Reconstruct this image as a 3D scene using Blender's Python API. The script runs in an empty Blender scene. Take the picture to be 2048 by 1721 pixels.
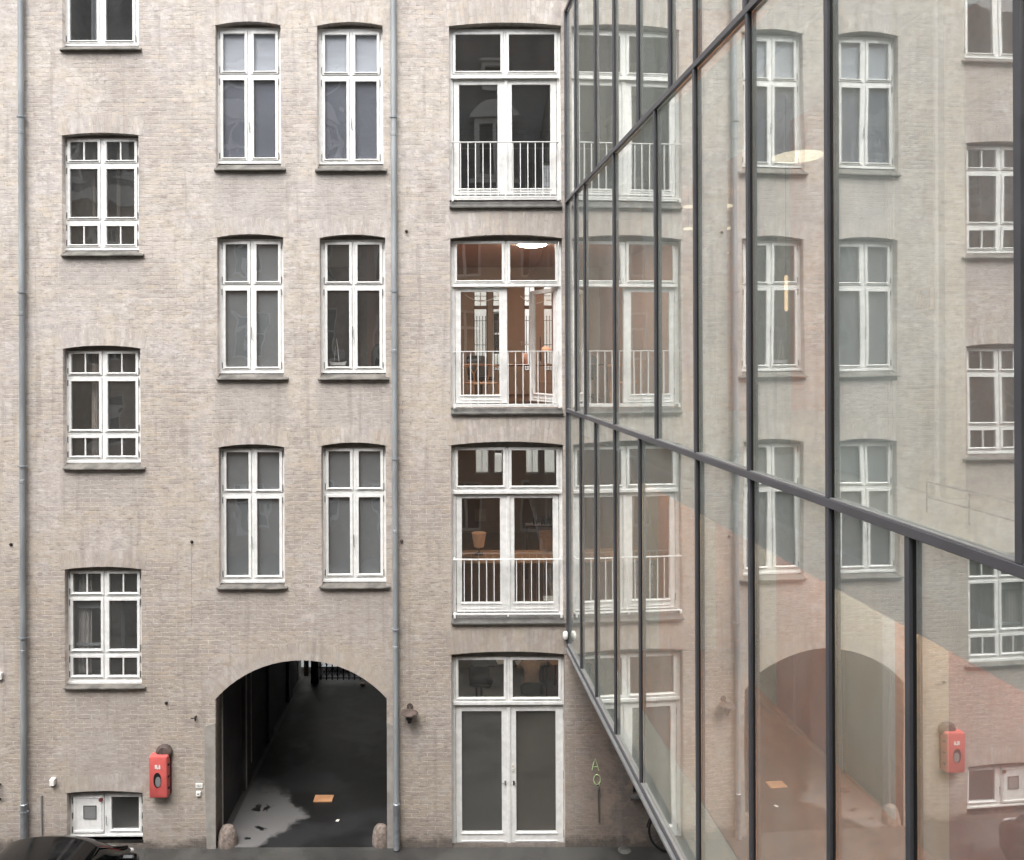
import bpy, bmesh, math, random
from mathutils import Vector, Matrix, noise as mnoise
random.seed(7)
R = math.radians
C = bpy.context.scene.collection
sc = bpy.context.scene

# ------------------------------------------------------------------ camera, sky, sun, exposure
CAM_Y, CAM_Z, F = -12.3, 7.53, 1600.0          # metres, metres, focal length in pixels of a 2048 px wide frame
PU, PV, ROLL = 914.0, 716.0, 0.0040
cd = bpy.data.cameras.new('camera'); cam = bpy.data.objects.new('camera', cd); C.objects.link(cam)
cd.sensor_fit = 'HORIZONTAL'; cd.sensor_width = 36.0; cd.lens = F/2048*36.0
cd.shift_x = (1024-PU)/2048; cd.shift_y = -(860.5-PV)/2048
cd.clip_start = 0.05; cd.clip_end = 500
cr = Vector((1, 0, -ROLL)).normalized(); cu = Vector((ROLL, 0, 1)).normalized()
m3 = Matrix((cr, cu, Vector((0, -1, 0)))).transposed()
cam.matrix_world = Matrix.Translation((0, CAM_Y, CAM_Z)) @ m3.to_4x4()
sc.camera = cam

w = bpy.data.worlds.new('World'); sc.world = w; w.use_nodes = True
nt = w.node_tree; nt.nodes.clear()
SUN_EL, SUN_AZ = 58.0, 200.0
sky = nt.nodes.new('ShaderNodeTexSky'); sky.sky_type = 'NISHITA'; sky.sun_disc = False
sky.sun_elevation = R(SUN_EL); sky.sun_rotation = R(SUN_AZ); sky.dust_density = 6.0; sky.ozone_density = 1.0; sky.air_density = 1.2
hs = nt.nodes.new('ShaderNodeHueSaturation'); hs.inputs['Saturation'].default_value = 0.22
bg = nt.nodes.new('ShaderNodeBackground'); bg.inputs['Strength'].default_value = 0.13
wo = nt.nodes.new('ShaderNodeOutputWorld')
nt.links.new(sky.outputs[0], hs.inputs['Color']); nt.links.new(hs.outputs[0], bg.inputs['Color']); nt.links.new(bg.outputs[0], wo.inputs['Surface'])
sl = bpy.data.lights.new('sun', 'SUN'); sl.energy = 1.0; sl.angle = R(60); sl.color = (1.0, 0.985, 0.975)
so = bpy.data.objects.new('sun', sl); C.objects.link(so)
az = R(SUN_AZ); sd = Vector((math.sin(az)*math.cos(R(SUN_EL)), math.cos(az)*math.cos(R(SUN_EL)), math.sin(R(SUN_EL))))
so.rotation_euler = sd.to_track_quat('Z', 'Y').to_euler(); so.location = (0, -12, 40)
sc.view_settings.view_transform = 'Standard'; sc.view_settings.look = 'None'
sc.view_settings.exposure = 1.49; sc.view_settings.gamma = 1.0; sc.view_settings.use_curve_mapping = False
sc.render.engine = 'CYCLES'
cy = sc.cycles
cy.use_denoising = True
cy.max_bounces = 9; cy.diffuse_bounces = 4; cy.glossy_bounces = 5; cy.transparent_max_bounces = 14; cy.transmission_bounces = 6
cy.caustics_reflective = False; cy.caustics_refractive = False; cy.sample_clamp_indirect = 6.0

def P(u, v, y=0.0):
    """real place (x, z) on the plane y of what the photograph shows at pixel u, v"""
    t = (y-CAM_Y)/F; du, dv = u-PU, v-PV
    return (du-ROLL*dv)*t, CAM_Z+(-dv-ROLL*du)*t

# ------------------------------------------------------------------ helpers
def lin(c):
    return tuple((x/255/12.92 if x/255 <= 0.04045 else ((x/255+0.055)/1.055)**2.4) for x in c)

class MB:
    def __init__(s): s.v = []; s.f = []; s.uv = None
    def add(s, vs, fs):
        b = len(s.v); s.v += [tuple(p) for p in vs]; s.f += [tuple(b+i for i in f) for f in fs]; return s
    def box(s, x0, x1, y0, y1, z0, z1):
        if x0 > x1: x0, x1 = x1, x0
        if y0 > y1: y0, y1 = y1, y0
        if z0 > z1: z0, z1 = z1, z0
        return s.add([(x0,y0,z0),(x1,y0,z0),(x1,y1,z0),(x0,y1,z0),(x0,y0,z1),(x1,y0,z1),(x1,y1,z1),(x0,y1,z1)],
              [(0,3,2,1),(4,5,6,7),(0,1,5,4),(1,2,6,5),(2,3,7,6),(3,0,4,7)])
    def ring(s, x0, x1, z0, z1, w, y0, y1, wb=None, wt=None):
        wb = w if wb is None else wb; wt = w if wt is None else wt
        s.plate(x0, x1, z0, z1, [(x0+w, x1-w, z0+wb, z1-wt)], y0, y1); return s
    def plate(s, x0, x1, z0, z1, holes, y0, y1):
        """a slab in the xz plane with rectangular holes"""
        xs = sorted(set([x0, x1]+[min(max(h[i], x0), x1) for h in holes for i in (0, 1)]))
        zs = sorted(set([z0, z1]+[min(max(h[i], z0), z1) for h in holes for i in (2, 3)]))
        nx, nz = len(xs)-1, len(zs)-1
        def full(i, j):
            if i < 0 or j < 0 or i >= nx or j >= nz: return False
            cx, cz = (xs[i]+xs[i+1])/2, (zs[j]+zs[j+1])/2
            return not any(h[0] < cx < h[1] and h[2] < cz < h[3] for h in holes)
        idx = {}; vs = []; fs = []
        def V(i, j, k):
            if (i, j, k) not in idx:
                idx[(i, j, k)] = len(vs); vs.append((xs[i], (y0, y1)[k], zs[j]))
            return idx[(i, j, k)]
        for i in range(nx):
            for j in range(nz):
                if not full(i, j): continue
                fs.append((V(i,j,0), V(i+1,j,0), V(i+1,j+1,0), V(i,j+1,0)))
                fs.append((V(i,j,1), V(i,j+1,1), V(i+1,j+1,1), V(i+1,j,1)))
                if not full(i-1, j): fs.append((V(i,j,0), V(i,j+1,0), V(i,j+1,1), V(i,j,1)))
                if not full(i+1, j): fs.append((V(i+1,j,0), V(i+1,j,1), V(i+1,j+1,1), V(i+1,j+1,0)))
                if not full(i, j-1): fs.append((V(i,j,0), V(i,j,1), V(i+1,j,1), V(i+1,j,0)))
                if not full(i, j+1): fs.append((V(i,j+1,0), V(i+1,j+1,0), V(i+1,j+1,1), V(i,j+1,1)))
        return s.add(vs, fs)
    def prism(s, pts, a, b, axis='x'):
        """closed outline pts extruded from a to b along axis"""
        n = len(pts)
        def q(p, t): return (t, p[0], p[1]) if axis == 'x' else ((p[0], t, p[1]) if axis == 'y' else (p[0], p[1], t))
        vs = [q(p, a) for p in pts]+[q(p, b) for p in pts]
        fs = [tuple(range(n))[::-1], tuple(range(n, 2*n))]+[(i, (i+1) % n, n+(i+1) % n, n+i) for i in range(n)]
        return s.add(vs, fs)
    def tube(s, pts, r, n=8, caps=True):
        pts = [Vector(p) for p in pts]; rs = r if isinstance(r, (list, tuple)) else [r]*len(pts)
        vs = []; fs = []
        for i, p in enumerate(pts):
            d = (pts[min(i+1, len(pts)-1)]-pts[max(i-1, 0)]).normalized()
            a = d.orthogonal().normalized() if i == 0 else (a-d*a.dot(d)).normalized()
            b = d.cross(a)
            for k in range(n):
                t = 2*math.pi*k/n; vs.append(p+(a*math.cos(t)+b*math.sin(t))*rs[i])
        for i in range(len(pts)-1):
            for k in range(n):
                fs.append((i*n+k, i*n+(k+1) % n, (i+1)*n+(k+1) % n, (i+1)*n+k))
        if caps: fs += [tuple(range(n))[::-1], tuple((len(pts)-1)*n+k for k in range(n))]
        return s.add(vs, fs)
    def lathe(s, prof, c=(0, 0, 0), n=24, axis='z'):
        vs = []; fs = []
        for r, h in prof:
            for k in range(n):
                t = 2*math.pi*k/n; a, b = r*math.cos(t), r*math.sin(t)
                vs.append((c[0]+a, c[1]+b, c[2]+h) if axis == 'z' else ((c[0]+a, c[1]+h, c[2]+b) if axis == 'y' else (c[0]+h, c[1]+a, c[2]+b)))
        m = len(prof)
        for i in range(m-1):
            for k in range(n): fs.append((i*n+k, i*n+(k+1) % n, (i+1)*n+(k+1) % n, (i+1)*n+k))
        fs += [tuple(range(n))[::-1], tuple((m-1)*n+k for k in range(n))]
        return s.add(vs, fs)
    def build(s, name, mat, parent=None, smooth=False, bevel=0.0, loc=None, rz=0.0, seg=1):
        me = bpy.data.meshes.new(name); me.from_pydata(s.v, [], s.f); me.validate(clean_customdata=False)
        bm = bmesh.new(); bm.from_mesh(me); bmesh.ops.recalc_face_normals(bm, faces=bm.faces); bm.to_mesh(me); bm.free()
        if isinstance(mat, (list, tuple)):
            for q in mat: me.materials.append(q)
        else: me.materials.append(mat)
        if smooth:
            for p in me.polygons: p.use_smooth = True
        o = bpy.data.objects.new(name, me); C.objects.link(o)
        if parent: o.parent = parent
        if loc: o.location = loc
        o.rotation_euler.z = rz
        if bevel:
            b = o.modifiers.new('bevel', 'BEVEL'); b.width = bevel; b.segments = seg; b.limit_method = 'ANGLE'; b.angle_limit = R(40)
        if smooth:
            e = o.modifiers.new('edge', 'EDGE_SPLIT'); e.split_angle = R(28)
        return o

def tag(o, label=None, cat=None, group=None, kind=None):
    if label: o['label'] = label
    if cat: o['category'] = cat
    if group: o['group'] = group
    if kind: o['kind'] = kind
    return o
def thing(name, label, cat, loc=(0, 0, 0), rz=0.0, group=None):
    o = bpy.data.objects.new(name, None); C.objects.link(o); o.location = loc; o.rotation_euler.z = rz; o.empty_display_size = 0.2
    return tag(o, label, cat, group)
def kids(o): return [c for c in bpy.data.objects if c.parent == o]
def copy_tree(o, parent=None):
    c = o.copy(); C.objects.link(c); c.parent = parent
    for ch in kids(o): copy_tree(ch, c)
    return c

# ------------------------------------------------------------------ materials
class NT:
    def __init__(s, name):
        s.m = bpy.data.materials.new(name); s.m.use_nodes = True; s.t = s.m.node_tree; s.t.nodes.clear()
        s.out = s.n('ShaderNodeOutputMaterial')
    def n(s, t, **k):
        o = s.t.nodes.new(t)
        for a, b in k.items(): setattr(o, a, b)
        return o
    def l(s, a, b): s.t.links.new(a, b)
    def put(s, inp, val):
        if hasattr(val, 'is_linked') or isinstance(val, bpy.types.NodeSocket): s.l(val, inp)
        elif isinstance(val, (tuple, list)) and len(val) == 3 and inp.type == 'RGBA': inp.default_value = (*val, 1)
        else: inp.default_value = val
    def math(s, op, a, b=0.0, c=None, clamp=False):
        o = s.n('ShaderNodeMath', operation=op, use_clamp=clamp); s.put(o.inputs[0], a); s.put(o.inputs[1], b)
        if c is not None: s.put(o.inputs[2], c)
        return o.outputs[0]
    def mix(s, f, a, b, mode='MIX'):
        o = s.n('ShaderNodeMix', data_type='RGBA', blend_type=mode); s.put(o.inputs[0], f); s.put(o.inputs[6], a); s.put(o.inputs[7], b); return o.outputs[2]
    def noise(s, vec, scale, detail=4.0, rough=0.55, dist=0.0):
        o = s.n('ShaderNodeTexNoise'); s.l(vec, o.inputs['Vector']); o.inputs['Scale'].default_value = scale
        o.inputs['Detail'].default_value = detail; o.inputs['Roughness'].default_value = rough; o.inputs['Distortion'].default_value = dist; return o
    def ramp(s, f, lo, hi, a=0.0, b=1.0):
        o = s.n('ShaderNodeMapRange', interpolation_type='SMOOTHSTEP'); s.put(o.inputs[0], f)
        for i, x in enumerate((lo, hi, a, b)): s.put(o.inputs[1+i], x)
        return o.outputs[0]
    def coord(s, scale=(1, 1, 1), kind='Object', rot=(0, 0, 0)):
        t = s.n('ShaderNodeTexCoord'); m = s.n('ShaderNodeMapping'); m.inputs['Scale'].default_value = scale; m.inputs['Rotation'].default_value = rot
        s.l(t.outputs[kind], m.inputs[0]); return m.outputs[0]
    def bump(s, h, strength=0.3, dist=0.01):
        b = s.n('ShaderNodeBump'); b.inputs['Strength'].default_value = strength; b.inputs['Distance'].default_value = dist; s.l(h, b.inputs['Height']); return b.outputs[0]
    def bsdf(s, col, rough=0.6, metal=0.0, normal=None, spec=0.5):
        b = s.n('ShaderNodeBsdfPrincipled'); s.put(b.inputs['Base Color'], col); s.put(b.inputs['Roughness'], rough); s.put(b.inputs['Metallic'], metal)
        b.inputs['Specular IOR Level'].default_value = spec
        if normal is not None: s.l(normal, b.inputs['Normal'])
        s.l(b.outputs[0], s.out.inputs[0]); return b

def simple(name, rgb, rough=0.6, metal=0.0, var=0.12, scale=6.0, bump=0.0, bscale=60.0, tint=None, stretch=(1, 1, 1), spec=0.5):
    t = NT(name); co = t.coord(stretch)
    n1 = t.noise(co, scale, 6, 0.6)
    base = lin(rgb); dark = tuple(x*(1-var*1.6) for x in base) if tint is None else lin(tint)
    lite = tuple(min(1, x*(1+var)) for x in base)
    col = t.mix(t.ramp(n1.outputs[0], 0.3, 0.7), dark, lite)
    nor = None
    if bump:
        n2 = t.noise(co, bscale, 4, 0.6); nor = t.bump(n2.outputs[0], bump, 0.01)
    r = t.ramp(n1.outputs[0], 0.2, 0.8, max(0.02, rough-0.08), min(1, rough+0.08))
    t.bsdf(col, r, metal, nor, spec); return t.m

def emis(name, rgb, s):
    t = NT(name); e = t.n('ShaderNodeEmission'); e.inputs[0].default_value = (*lin(rgb), 1); e.inputs[1].default_value = s
    t.l(e.outputs[0], t.out.inputs[0]); return t.m

def brick(name, arch=False):
    t = NT(name)
    tc = t.n('ShaderNodeTexCoord'); ob = tc.outputs['Object']
    sp = t.n('ShaderNodeSeparateXYZ'); t.l(ob, sp.inputs[0]); X, Z = sp.outputs[0], sp.outputs[2]
    cb = t.n('ShaderNodeCombineXYZ')
    if arch:
        su = t.n('ShaderNodeSeparateXYZ'); t.l(tc.outputs['UV'], su.inputs[0]); t.l(su.outputs[1], cb.inputs[0]); t.l(su.outputs[0], cb.inputs[1])
    else:
        t.l(X, cb.inputs[0]); t.l(Z, cb.inputs[1])
    wn = t.noise(ob, 7.0, 3, 0.5); wv = t.n('ShaderNodeVectorMath', operation='SCALE'); wv.inputs['Scale'].default_value = 0.035
    sub = t.n('ShaderNodeVectorMath', operation='SUBTRACT'); t.l(wn.outputs['Color'], sub.inputs[0]); sub.inputs[1].default_value = (0.5, 0.5, 0.5)
    t.l(sub.outputs[0], wv.inputs[0]); ad = t.n('ShaderNodeVectorMath', operation='ADD'); t.l(cb.outputs[0], ad.inputs[0]); t.l(wv.outputs[0], ad.inputs[1])
    def bt(c1, c2, mo, bias=0.0, ms=0.007):
        b = t.n('ShaderNodeTexBrick'); t.l(ad.outputs[0], b.inputs['Vector'])
        b.inputs['Color1'].default_value = (*c1, 1); b.inputs['Color2'].default_value = (*c2, 1); b.inputs['Mortar'].default_value = (*mo, 1)
        b.inputs['Scale'].default_value = 1.0; b.inputs['Mortar Size'].default_value = ms; b.inputs['Mortar Smooth'].default_value = 0.35
        b.inputs['Bias'].default_value = bias; b.inputs['Brick Width'].default_value = 0.24; b.inputs['Row Height'].default_value = 0.0667
        b.offset = 0.5; return b
    b1 = bt((0.365, 0.315, 0.285), (0.51, 0.445, 0.38), (0.535, 0.485, 0.445), 0.0, 0.006)
    sel = bt((0, 0, 0), (1, 1, 1), (0, 0, 0), 0.0, 0.012)
    m2 = t.n('ShaderNodeMapping'); m2.inputs['Scale'].default_value = (1, 1, 1); t.l(ob, m2.inputs[0])
    big = t.noise(m2.outputs[0], 0.5, 7, 0.66, 0.4); med = t.noise(m2.outputs[0], 2.1, 8, 0.7, 0.3); fine = t.noise(m2.outputs[0], 22, 5, 0.7)
    m3_ = t.n('ShaderNodeMapping'); m3_.inputs['Location'].default_value = (11, 5, 3); t.l(ob, m3_.inputs[0]); big2 = t.noise(m3_.outputs[0], 0.95, 7, 0.7, 0.3)
    m4_ = t.n('ShaderNodeMapping'); m4_.inputs['Location'].default_value = (-7, 2, 9); t.l(ob, m4_.inputs[0]); spot = t.noise(m4_.outputs[0], 6.5, 5, 0.6)
    st = t.n('ShaderNodeMapping'); st.inputs['Scale'].default_value = (7.5, 1, 14) if not arch else (15, 1, 5); t.l(ob, st.inputs[0]); strk = t.noise(st.outputs[0], 1.2, 3, 0.6)
    col = b1.outputs['Color']
    yel = t.math('MULTIPLY', t.ramp(sel.outputs['Color'], 0.56, 0.76), t.ramp(med.outputs[0], 0.45, 0.58))
    col = t.mix(t.math('MULTIPLY', yel, 0.75), col, (0.62, 0.455, 0.27))
    dk = t.math('MULTIPLY', t.ramp(sel.outputs['Color'], 0.34, 0.14), t.ramp(big2.outputs[0], 0.42, 0.56))
    col = t.mix(t.math('MULTIPLY', dk, 0.42), col, (0.27, 0.225, 0.20))
    # pink grey lime wash that hides the bond in patches
    wash = t.ramp(big.outputs[0], 0.42, 0.56)
    wash2 = t.math('ADD', t.math('MULTIPLY', wash, 0.66), t.ramp(med.outputs[0], 0.46, 0.56, 0.0, 0.62), clamp=True)
    wcol = t.mix(t.ramp(big2.outputs[0], 0.43, 0.57), (0.47, 0.43, 0.415), (0.53, 0.465, 0.375))
    wcol = t.mix(t.ramp(spot.outputs[0], 0.42, 0.66, 0, 0.6), wcol, (0.585, 0.54, 0.51))
    wcol = t.mix(t.ramp(spot.outputs[0], 0.42, 0.30, 0, 0.5), wcol, (0.33, 0.285, 0.265))
    col = t.mix(t.math('MULTIPLY', wash2, 0.80 if not arch else 0.9), col, wcol)
    # single bricks wiped clean to near white, others left bare: no two storeys alike
    sel2 = bt((1, 1, 1), (0, 0, 0), (0, 0, 0), 0.15, 0.010)
    pale = t.math('MULTIPLY', t.ramp(sel2.outputs['Color'], 0.62, 0.74), t.ramp(spot.outputs[0], 0.40, 0.56) if not arch else 0.9)
    col = t.mix(t.math('MULTIPLY', pale, 0.42 if not arch else 0.6), col, (0.66, 0.61, 0.565))
    bare = t.math('MULTIPLY', t.ramp(sel.outputs['Color'], 0.44, 0.36), t.math('MULTIPLY', t.ramp(sel.outputs['Color'], 0.22, 0.30), t.ramp(med.outputs[0], 0.50, 0.60)))
    col = t.mix(t.math('MULTIPLY', bare, 0.55), col, (0.40, 0.30, 0.22))
    # smeared mortar: short broken strokes
    sm = t.math('MULTIPLY', t.ramp(strk.outputs[0], 0.58, 0.65), t.ramp(med.outputs[0], 0.60, 0.44))
    col = t.mix(t.math('MULTIPLY', sm, 0.5), col, (0.70, 0.64, 0.58))
    sm2 = t.math('MULTIPLY', t.ramp(strk.outputs[0], 0.42, 0.34), t.ramp(big2.outputs[0], 0.35, 0.6, 0.3, 1.0))
    col = t.mix(t.math('MULTIPLY', sm2, 0.3), col, (0.25, 0.215, 0.195))
    # large tonal drift over the whole wall
    col = t.mix(t.ramp(big.outputs[0], 0.52, 0.34, 0, 0.5), col, (0.37, 0.32, 0.28))
    col = t.mix(t.ramp(big2.outputs[0], 0.52, 0.68, 0, 0.45), col, (0.56, 0.505, 0.475))
    # smooth cement patches under the sills and round the jambs
    def rect(x0, x1, z0, z1):
        xx = t.math('ADD', X, t.math('MULTIPLY', t.math('SUBTRACT', spot.outputs[0], 0.5), 0.22)); zz = t.math('ADD', Z, t.math('MULTIPLY', t.math('SUBTRACT', med.outputs[0], 0.5), 0.5))
        a_ = t.math('MULTIPLY', t.ramp(xx, x0-0.05, x0+0.05), t.ramp(xx, x1+0.05, x1-0.05)); b_ = t.math('MULTIPLY', t.ramp(zz, z0-0.12, z0+0.12), t.ramp(zz, z1+0.02, z1-0.02))
        return t.math('MULTIPLY', a_, b_)
    pm = None
    if not arch:
        for (u0, u1, v1, v0) in ((425, 572, 340, 455), (630, 775, 342, 440), (430, 575, 760, 850), (635, 778, 760, 860), (430, 573, 1180, 1262), (637, 780, 1178, 1270), (120, 285, 512, 575), (124, 288, 940, 1010), (124, 290, 1380, 1450), (140, 300, 1455, 1570), (898, 1127, 416, 462), (900, 1130, 830, 880)):
            (x0, z0), (x1, z1) = P(u0, v0), P(u1, v1); q = rect(x0, x1, z0, z1); pm = q if pm is None else t.math('MAXIMUM', pm, q)
        pcol = t.mix(t.ramp(med.outputs[0], 0.4, 0.6), (0.395, 0.355, 0.33), (0.46, 0.42, 0.39))
        col = t.mix(t.math('MULTIPLY', pm, 0.74), col, pcol)
    # colour is less saturated higher up the wall
    hsn = t.n('ShaderNodeHueSaturation'); t.l(col, hsn.inputs['Color']); t.l(t.ramp(Z, 2.0, 11.0, 1.0, 0.78), hsn.inputs['Saturation']); t.l(t.ramp(spot.outputs[0], 0.3, 0.7, 0.93, 1.03), hsn.inputs['Value']); col = hsn.outputs[0]
    # grime plus painted loss of courtyard light, growing towards the wall foot
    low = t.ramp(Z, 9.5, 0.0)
    soot_shade = t.math('MULTIPLY', low, t.ramp(big2.outputs[0], 0.30, 0.72, 0.45, 1.0))
    col = t.mix(t.math('MULTIPLY', soot_shade, 0.58), col, (0.285, 0.24, 0.20))
    if not arch:    # pale lips of pointing, clearest on the barer lower wall
        jt = t.math('MULTIPLY', t.math('MULTIPLY', b1.outputs['Fac'], t.ramp(Z, 12.0, 2.0, 0.22, 0.75)), t.math('MULTIPLY', t.ramp(strk.outputs[0], 0.40, 0.56), t.ramp(big.outputs[0], 0.66, 0.44, 0.25, 1.0)))
        col = t.mix(jt, col, (0.60, 0.535, 0.475))
        ju = t.math('MULTIPLY', t.math('MULTIPLY', b1.outputs['Fac'], t.ramp(strk.outputs[0], 0.50, 0.36)), 0.5)
        col = t.mix(ju, col, (0.20, 0.17, 0.15))
    # dirty wall under the glass house, with the overhang's shade painted in
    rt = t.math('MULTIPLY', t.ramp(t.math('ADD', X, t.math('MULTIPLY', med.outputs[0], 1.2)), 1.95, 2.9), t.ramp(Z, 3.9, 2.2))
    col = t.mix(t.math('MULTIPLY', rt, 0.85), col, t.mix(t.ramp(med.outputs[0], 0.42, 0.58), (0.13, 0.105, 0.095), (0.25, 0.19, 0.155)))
    # black tide line where splashing rain keeps the foot wet
    tide = t.math('ADD', Z, t.math('MULTIPLY', t.math('SUBTRACT', med.outputs[0], 0.5), 0.55))
    col = t.mix(t.ramp(tide, 0.20, 0.06, 0, 0.86), col, (0.055, 0.05, 0.045))
    col = t.mix(t.ramp(tide, 0.75, 0.15, 0, 0.3), col, (0.16, 0.13, 0.11))
    # rain streaks
    rs = t.n('ShaderNodeMapping'); rs.inputs['Scale'].default_value = (5, 1, 0.35); t.l(ob, rs.inputs[0]); rn = t.noise(rs.outputs[0], 1.5, 5, 0.6)
    col = t.mix(t.ramp(rn.outputs[0], 0.52, 0.70, 0, 0.4), col, (0.26, 0.225, 0.20))
    col = t.mix(t.ramp(fine.outputs[0], 0.3, 0.75, 0.0, 0.22), col, (0.30, 0.27, 0.25))
    hh = t.math('ADD', t.math('MULTIPLY', b1.outputs['Fac'], t.math('MULTIPLY', t.math('SUBTRACT', 1.0, wash2), -0.9)), t.math('MULTIPLY', fine.outputs[0], 0.45))
    hh = t.math('ADD', hh, t.math('MULTIPLY', strk.outputs[0], 1.6))
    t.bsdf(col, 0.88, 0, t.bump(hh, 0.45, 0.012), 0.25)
    return t.m

def glass(name, ior=1.6, tint=(0.86, 0.9, 0.88), wav=0.0, wscale=1.5, rough=0.0, base=0.0, refl=(1, 1, 1), veil=0.0, veil_col=(0.8, 0.82, 0.8)):
    t = NT(name)
    tr = t.n('ShaderNodeBsdfTransparent'); tr.inputs[0].default_value = (*tint, 1)
    gl = t.n('ShaderNodeBsdfGlossy'); gl.inputs[0].default_value = (*refl, 1); gl.inputs['Roughness'].default_value = rough
    ge = t.n('ShaderNodeNewGeometry'); dp = t.n('ShaderNodeVectorMath', operation='DOT_PRODUCT'); t.l(ge.outputs['Normal'], dp.inputs[0]); t.l(ge.outputs['Incoming'], dp.inputs[1])
    ct = t.math('SUBTRACT', 1.0, t.math('ABSOLUTE', dp.outputs['Value']), clamp=True)
    f = t.math('ADD', t.math('MULTIPLY', t.math('POWER', ct, 5.0), 1.0-ior), ior, clamp=True)      # Schlick, the same from both sides of the pane
    mx = t.n('ShaderNodeMixShader'); t.l(f, mx.inputs[0]); t.l(tr.outputs[0], mx.inputs[1]); t.l(gl.outputs[0], mx.inputs[2])
    if veil:       # pale streaky veil painted in for hazy room light in the glass
        dn = t.noise(t.coord((2.5, 2.5, 0.7)), 1.1, 5, 0.6); df = t.n('ShaderNodeBsdfDiffuse'); df.inputs[0].default_value = (*veil_col, 1)
        m2 = t.n('ShaderNodeMixShader'); t.l(t.ramp(dn.outputs[0], 0.3, 0.7, veil*0.65, veil*1.35), m2.inputs[0]); t.l(mx.outputs[0], m2.inputs[1]); t.l(df.outputs[0], m2.inputs[2]); mx = m2
    t.l(mx.outputs[0], t.out.inputs[0])
    if wav:
        oi = t.n('ShaderNodeObjectInfo'); co = t.coord((1, 1, 0.8)); ad = t.n('ShaderNodeVectorMath', operation='ADD')
        sc_ = t.n('ShaderNodeVectorMath', operation='SCALE'); sc_.inputs[0].default_value = (13, 17, 29); t.l(oi.outputs['Random'], sc_.inputs['Scale'])
        t.l(co, ad.inputs[0]); t.l(sc_.outputs[0], ad.inputs[1]); n1 = t.noise(ad.outputs[0], wscale, 1.0, 0.4)
        t.l(t.bump(n1.outputs[0], 1.0, wav), gl.inputs['Normal'])
    return t.m

M = {}
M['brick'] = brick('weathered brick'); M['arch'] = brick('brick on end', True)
M['white'] = simple('white painted wood', (226, 226, 224), 0.42, var=0.07, scale=9, bump=0.04)
M['white2'] = simple('white painted metal', (228, 228, 226), 0.35, var=0.04, scale=5)
M['filler'] = simple('shadowed filler board', (136, 133, 128), 0.8, var=0.15)  # grey stands in for the shadow in the gap over the frames
M['sill'] = simple('cement sill', (104, 101, 96), 0.85, var=0.30, scale=5, bump=0.25, bscale=35)
M['lead'] = simple('dark lead flashing', (92, 91, 88), 0.6, var=0.25, scale=7, bump=0.2, bscale=20)
M['zinc'] = simple('zinc pipe', (148, 153, 156), 0.5, 0.15, var=0.16, scale=3, bump=0.05, stretch=(1, 1, 0.3))
M['zincd'] = simple('galvanised pipe foot', (150, 155, 160), 0.42, 0.4, var=0.12, scale=9)
M['hinge'] = simple('grey hinge steel', (120, 120, 118), 0.45, 0.4)
M['plaster'] = simple('grey cement render', (152, 148, 142), 0.9, var=0.14, scale=4, bump=0.2, bscale=25)
M['asphalt'] = None
M['blackiron'] = simple('black iron', (26, 25, 26), 0.45, 0.3, bump=0.1)
M['rust'] = simple('rusty cast iron', (88, 76, 71), 0.75, 0.1, var=0.35, scale=14, bump=0.3, bscale=50)
M['black'] = simple('black plastic', (22, 22, 23), 0.5)
M['rubber'] = simple('tyre rubber', (20, 20, 20), 0.75)
M['steel'] = simple('brushed steel', (150, 150, 150), 0.3, 0.9)
M['red'] = simple('red plastic', (194, 92, 88), 0.38, var=0.06, scale=9)
M['plwhite'] = simple('white plastic', (232, 231, 226), 0.4, var=0.03)
M['orange'] = simple('orange card', (214, 160, 116), 0.7, var=0.08)
M['green'] = simple('pale green chalk paint', (188, 206, 158), 0.8, var=0.1, scale=30)
M['stone'] = simple('pink granite', (128, 116, 108), 0.85, var=0.3, scale=18, bump=0.35, bscale=45)
M['passage'] = simple('dark passage render', (54, 52, 52), 0.9, var=0.3, scale=3, bump=0.3, bscale=20)  # even dark grey for the passage walls
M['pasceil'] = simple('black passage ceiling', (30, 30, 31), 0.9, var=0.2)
M['passtrip'] = simple('grey painted corner board', (150, 147, 142), 0.8, var=0.12)
M['mull'] = simple('grey anodised aluminium', (88, 89, 94), 0.42, 0.35, var=0.08, scale=4)
M['rail'] = simple('grey powder coated rail', (94, 94, 99), 0.4, 0.3, var=0.08, scale=4)
M['bead'] = simple('pale aluminium glazing bead', (165, 166, 166), 0.35, 0.5, var=0.06)
M['gasket'] = simple('black rubber gasket', (14, 14, 15), 0.6)
M['roomdark'] = simple('grey beige room plaster', (196, 188, 178), 0.9, var=0.08)
M['roomblack'] = simple('grey office paint', (176, 172, 168), 0.9, var=0.08)
M['peach'] = simple('terracotta wall paint', (196, 160, 142), 0.85, var=0.05, scale=1)
M['olive'] = simple('olive grey wall paint', (190, 172, 152), 0.85, var=0.05, scale=1)
M['brown'] = simple('brown wall paint', (158, 134, 118), 0.85, var=0.06, scale=1)
M['floorw'] = simple('oak floor boards', (122, 92, 68), 0.45, var=0.2, scale=3, stretch=(1, 8, 1))
M['floorg'] = simple('grey linoleum', (140, 134, 128), 0.4, var=0.1, scale=2)
M['ceil'] = simple('white ceiling paint', (225, 222, 216), 0.9, var=0.03)
M['blindg'] = simple('grey roller blind', (128, 132, 133), 0.85, var=0.05, scale=2)
M['blindl'] = simple('pale linen blind', (216, 222, 230), 0.8, var=0.07, scale=2.0, stretch=(0.5, 1, 3))
M['blindd'] = simple('charcoal window film', (84, 83, 84), 0.7, var=0.08, scale=1.2)
M['blindb'] = simple('brown grey window film', (94, 87, 82), 0.7, var=0.08, scale=1.2)
M['blindm'] = simple('blue grey roller blind', (116, 120, 132), 0.85, var=0.07, scale=1.5)
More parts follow.
